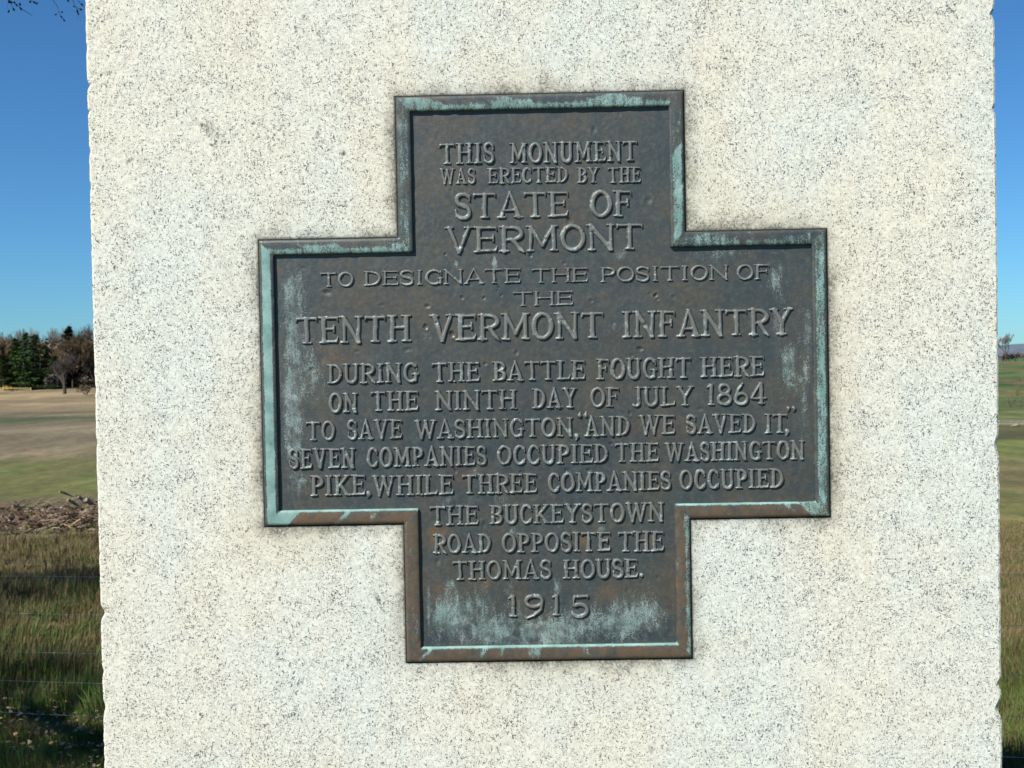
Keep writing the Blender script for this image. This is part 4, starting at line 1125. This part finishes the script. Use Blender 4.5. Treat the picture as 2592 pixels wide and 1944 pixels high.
# rusty fungus-coloured heap of bark chips
mb = MB()
for i in range(60):
    p = at(98+g_.uniform(-14, 22), 1316+g_.uniform(-8, 9), 33+g_.uniform(-.3, .3)); s_ = g_.uniform(.03, .07)
    mb.box(p, (s_, s_, s_*.6), g_.uniform(0, 3), g_.choice(((.36, .22, .07), (.45, .28, .10), (.28, .14, .06))), .012)
tag(mb.build("bark_chips", M['col']), "orange bark chips heaped in the middle of the brushwood", "bark chips", kind="stuff")

# ------------------------------------------------------------------ budding tree beside the photographer: shades the left foreground, twigs hang into the top left
bt = empty("budding_tree", (-6.0, -.3, 0)); org = Vector((-6.0, -.3, 0))
tag(bt, "budding tree whose thin drooping twigs hang into the top left corner of the sky", "tree")
T = MB(); C = MB(); g_ = random.Random(21)
T.tube([(0, 0, -.3), (.05, 0, 1.4), (0, .05, 2.9)], [.24, .19, .17], 9, cap=False)
inv = lambda p: in_view(Vector(p)+org, 40) or (Vector(p).xy.length > 3.2)
for i in range(11):
    a = i*2.4; el_ = .25+.10*(i % 4)
    branchy(T, C, Vector((0, .03, 2.5+.32*i)), Vector((math.cos(a)*math.cos(el_), math.sin(a)*math.cos(el_), math.sin(el_))).normalized(), 1.35, .07, 5, g_, .62, .04, (3, 5), .0035, None, False, inv)
T.tube([(0, .05, 2.9), (.1, 0, 4.6), (0, .1, 6.6)], [.17, .12, .05], 7, cap=False)
# long branch reaching over the left of the view
j0 = Vector((0, .03, 2.7)); j1 = at(-700, -350, 2.7)-org; j2 = at(-80, -170, 3.0)-org; j3 = at(190, -130, 3.1)-org
T.tube([j0, (j0+j1)/2+Vector((0, 0, .25)), j1, j2, j3], [.06, .045, .03, .014, .006], 6, cap=False)
T.build("trunk", M['bark'], bt, True); C.build("crown", M['twig_dark'], bt)
# unfolding leaves that make the shade
mb = MB()
pts = np.concatenate([v for v in C.v]); ids = g_.sample(range(len(pts)), min(len(pts), 26000))
for i in ids:
    q = Vector(pts[i]); a = g_.uniform(0, 6.28); u = Vector((math.cos(a), math.sin(a), g_.uniform(-.5, .5)))*g_.uniform(.008, .022); v = Vector((-math.sin(a), math.cos(a), g_.uniform(-.5, .5)))*.011
    mb.add([q, q+u+v, q+u*2, q+u-v], [(0, 1, 2, 3)], (.10, .10, .03))
mb.build("young_leaves", M['col'], bt)
B = MB()
def bud(x, y, dx, dy, r=2.6):
    A_ = at(x, y, 3)-org; B_ = at(x+dx, y+dy, 3.01)-org; m = (A_+B_)/2
    k = r*3/2700
    B.tube([A_, A_.lerp(m, .6), m, m.lerp(B_, .6), B_], [k*.35, k*.9, k, k*.75, k*.15], 6, c=g_.choice(((.03, .022, .03), (.045, .028, .03), (.035, .03, .02))))
def tw(pp, r=.9, d=3.0):
    q = [at(x, y, d+.01*i)-org for i, (x, y) in enumerate(pp)]; k = r*3/2700
    mb = MB(); mb.tube(q, [k*(1.1-.6*i/(len(q)-1)) for i in range(len(q))], 5); mb.build("twig", M['twig_dark'], bt)
tw([(-60, -120), (22, 0), (40, 11), (60, 26), (82, 40)], 1.3); tw([(26, 3), (30, 14), (34, 24)], .7); tw([(22, 1), (18, 16), (22, 30)], .3); tw([(40, -60), (60, -20), (78, 1), (90, 8)], 1.)
tw([(70, -140), (118, -30), (134, 0), (144, 14), (149, 28), (152, 38)], .9); tw([(149, 30), (142, 36), (132, 39)], .4); tw([(151, 36), (158, 44), (165, 54)], .6)
tw([(150, -130), (176, -20), (184, 0), (190, 16), (196, 24), (198, 48)], .9); tw([(192, 18), (204, 24), (213, 26)], .5); tw([(190, -20), (198, 2), (207, 12), (217, 21)], .8); tw([(120, -130), (160, -30), (174, 3)], .8)
for b in ((21, 2, 5, 6, 3), (27, 4, 2, 5, 2.6), (33, 20, 4, 8, 2.6), (24, 26, -4, 6, 2.4), (41, 10, 2, 6, 2.4), (50, 8, 1, 6, 2.8), (50, 18, 5, 8, 2.6), (76, 2, 1, 5, 2.8), (84, 4, 6, 4, 2.8), (90, 7, 6, 3, 2.6), (155, 30, 4, 1, 2.4),
          (138, 37, 6, 0, 1.8), (153, 40, 5, 6, 2.2), (160, 48, 5, 7, 2.0), (170, 0, 5, 4, 2.6), (185, 16, 4, 1, 2), (195, 24, 2, 10, 2.6), (198, 33, 1, 5, 2.), (201, 22, 7, 4, 2.4), (205, 9, 5, 5, 2.6), (217, 18, 1, 5, 2.2), (35, 4, 4, 3, 2)):
    bud(*b)
B.build("buds", M['col'], bt, True)

# a second tree farther down the slope, out of the frame on the left, shades bands of the straw grass
b2 = empty("budding_tree", (-13.2, 7.9, ground_z((-13.2, 7.9)))); tag(b2, "budding tree down the slope outside the left border, shading the straw grass", "tree")
for ch in list(bt.children):
    if ch.name.split('.')[0] in ("trunk", "crown", "young_leaves"):
        c = ch.copy(); col.objects.link(c); c.parent = b2
b2.scale = (1.25, 1.25, 1.45); b2.rotation_euler = (0, 0, 2.)
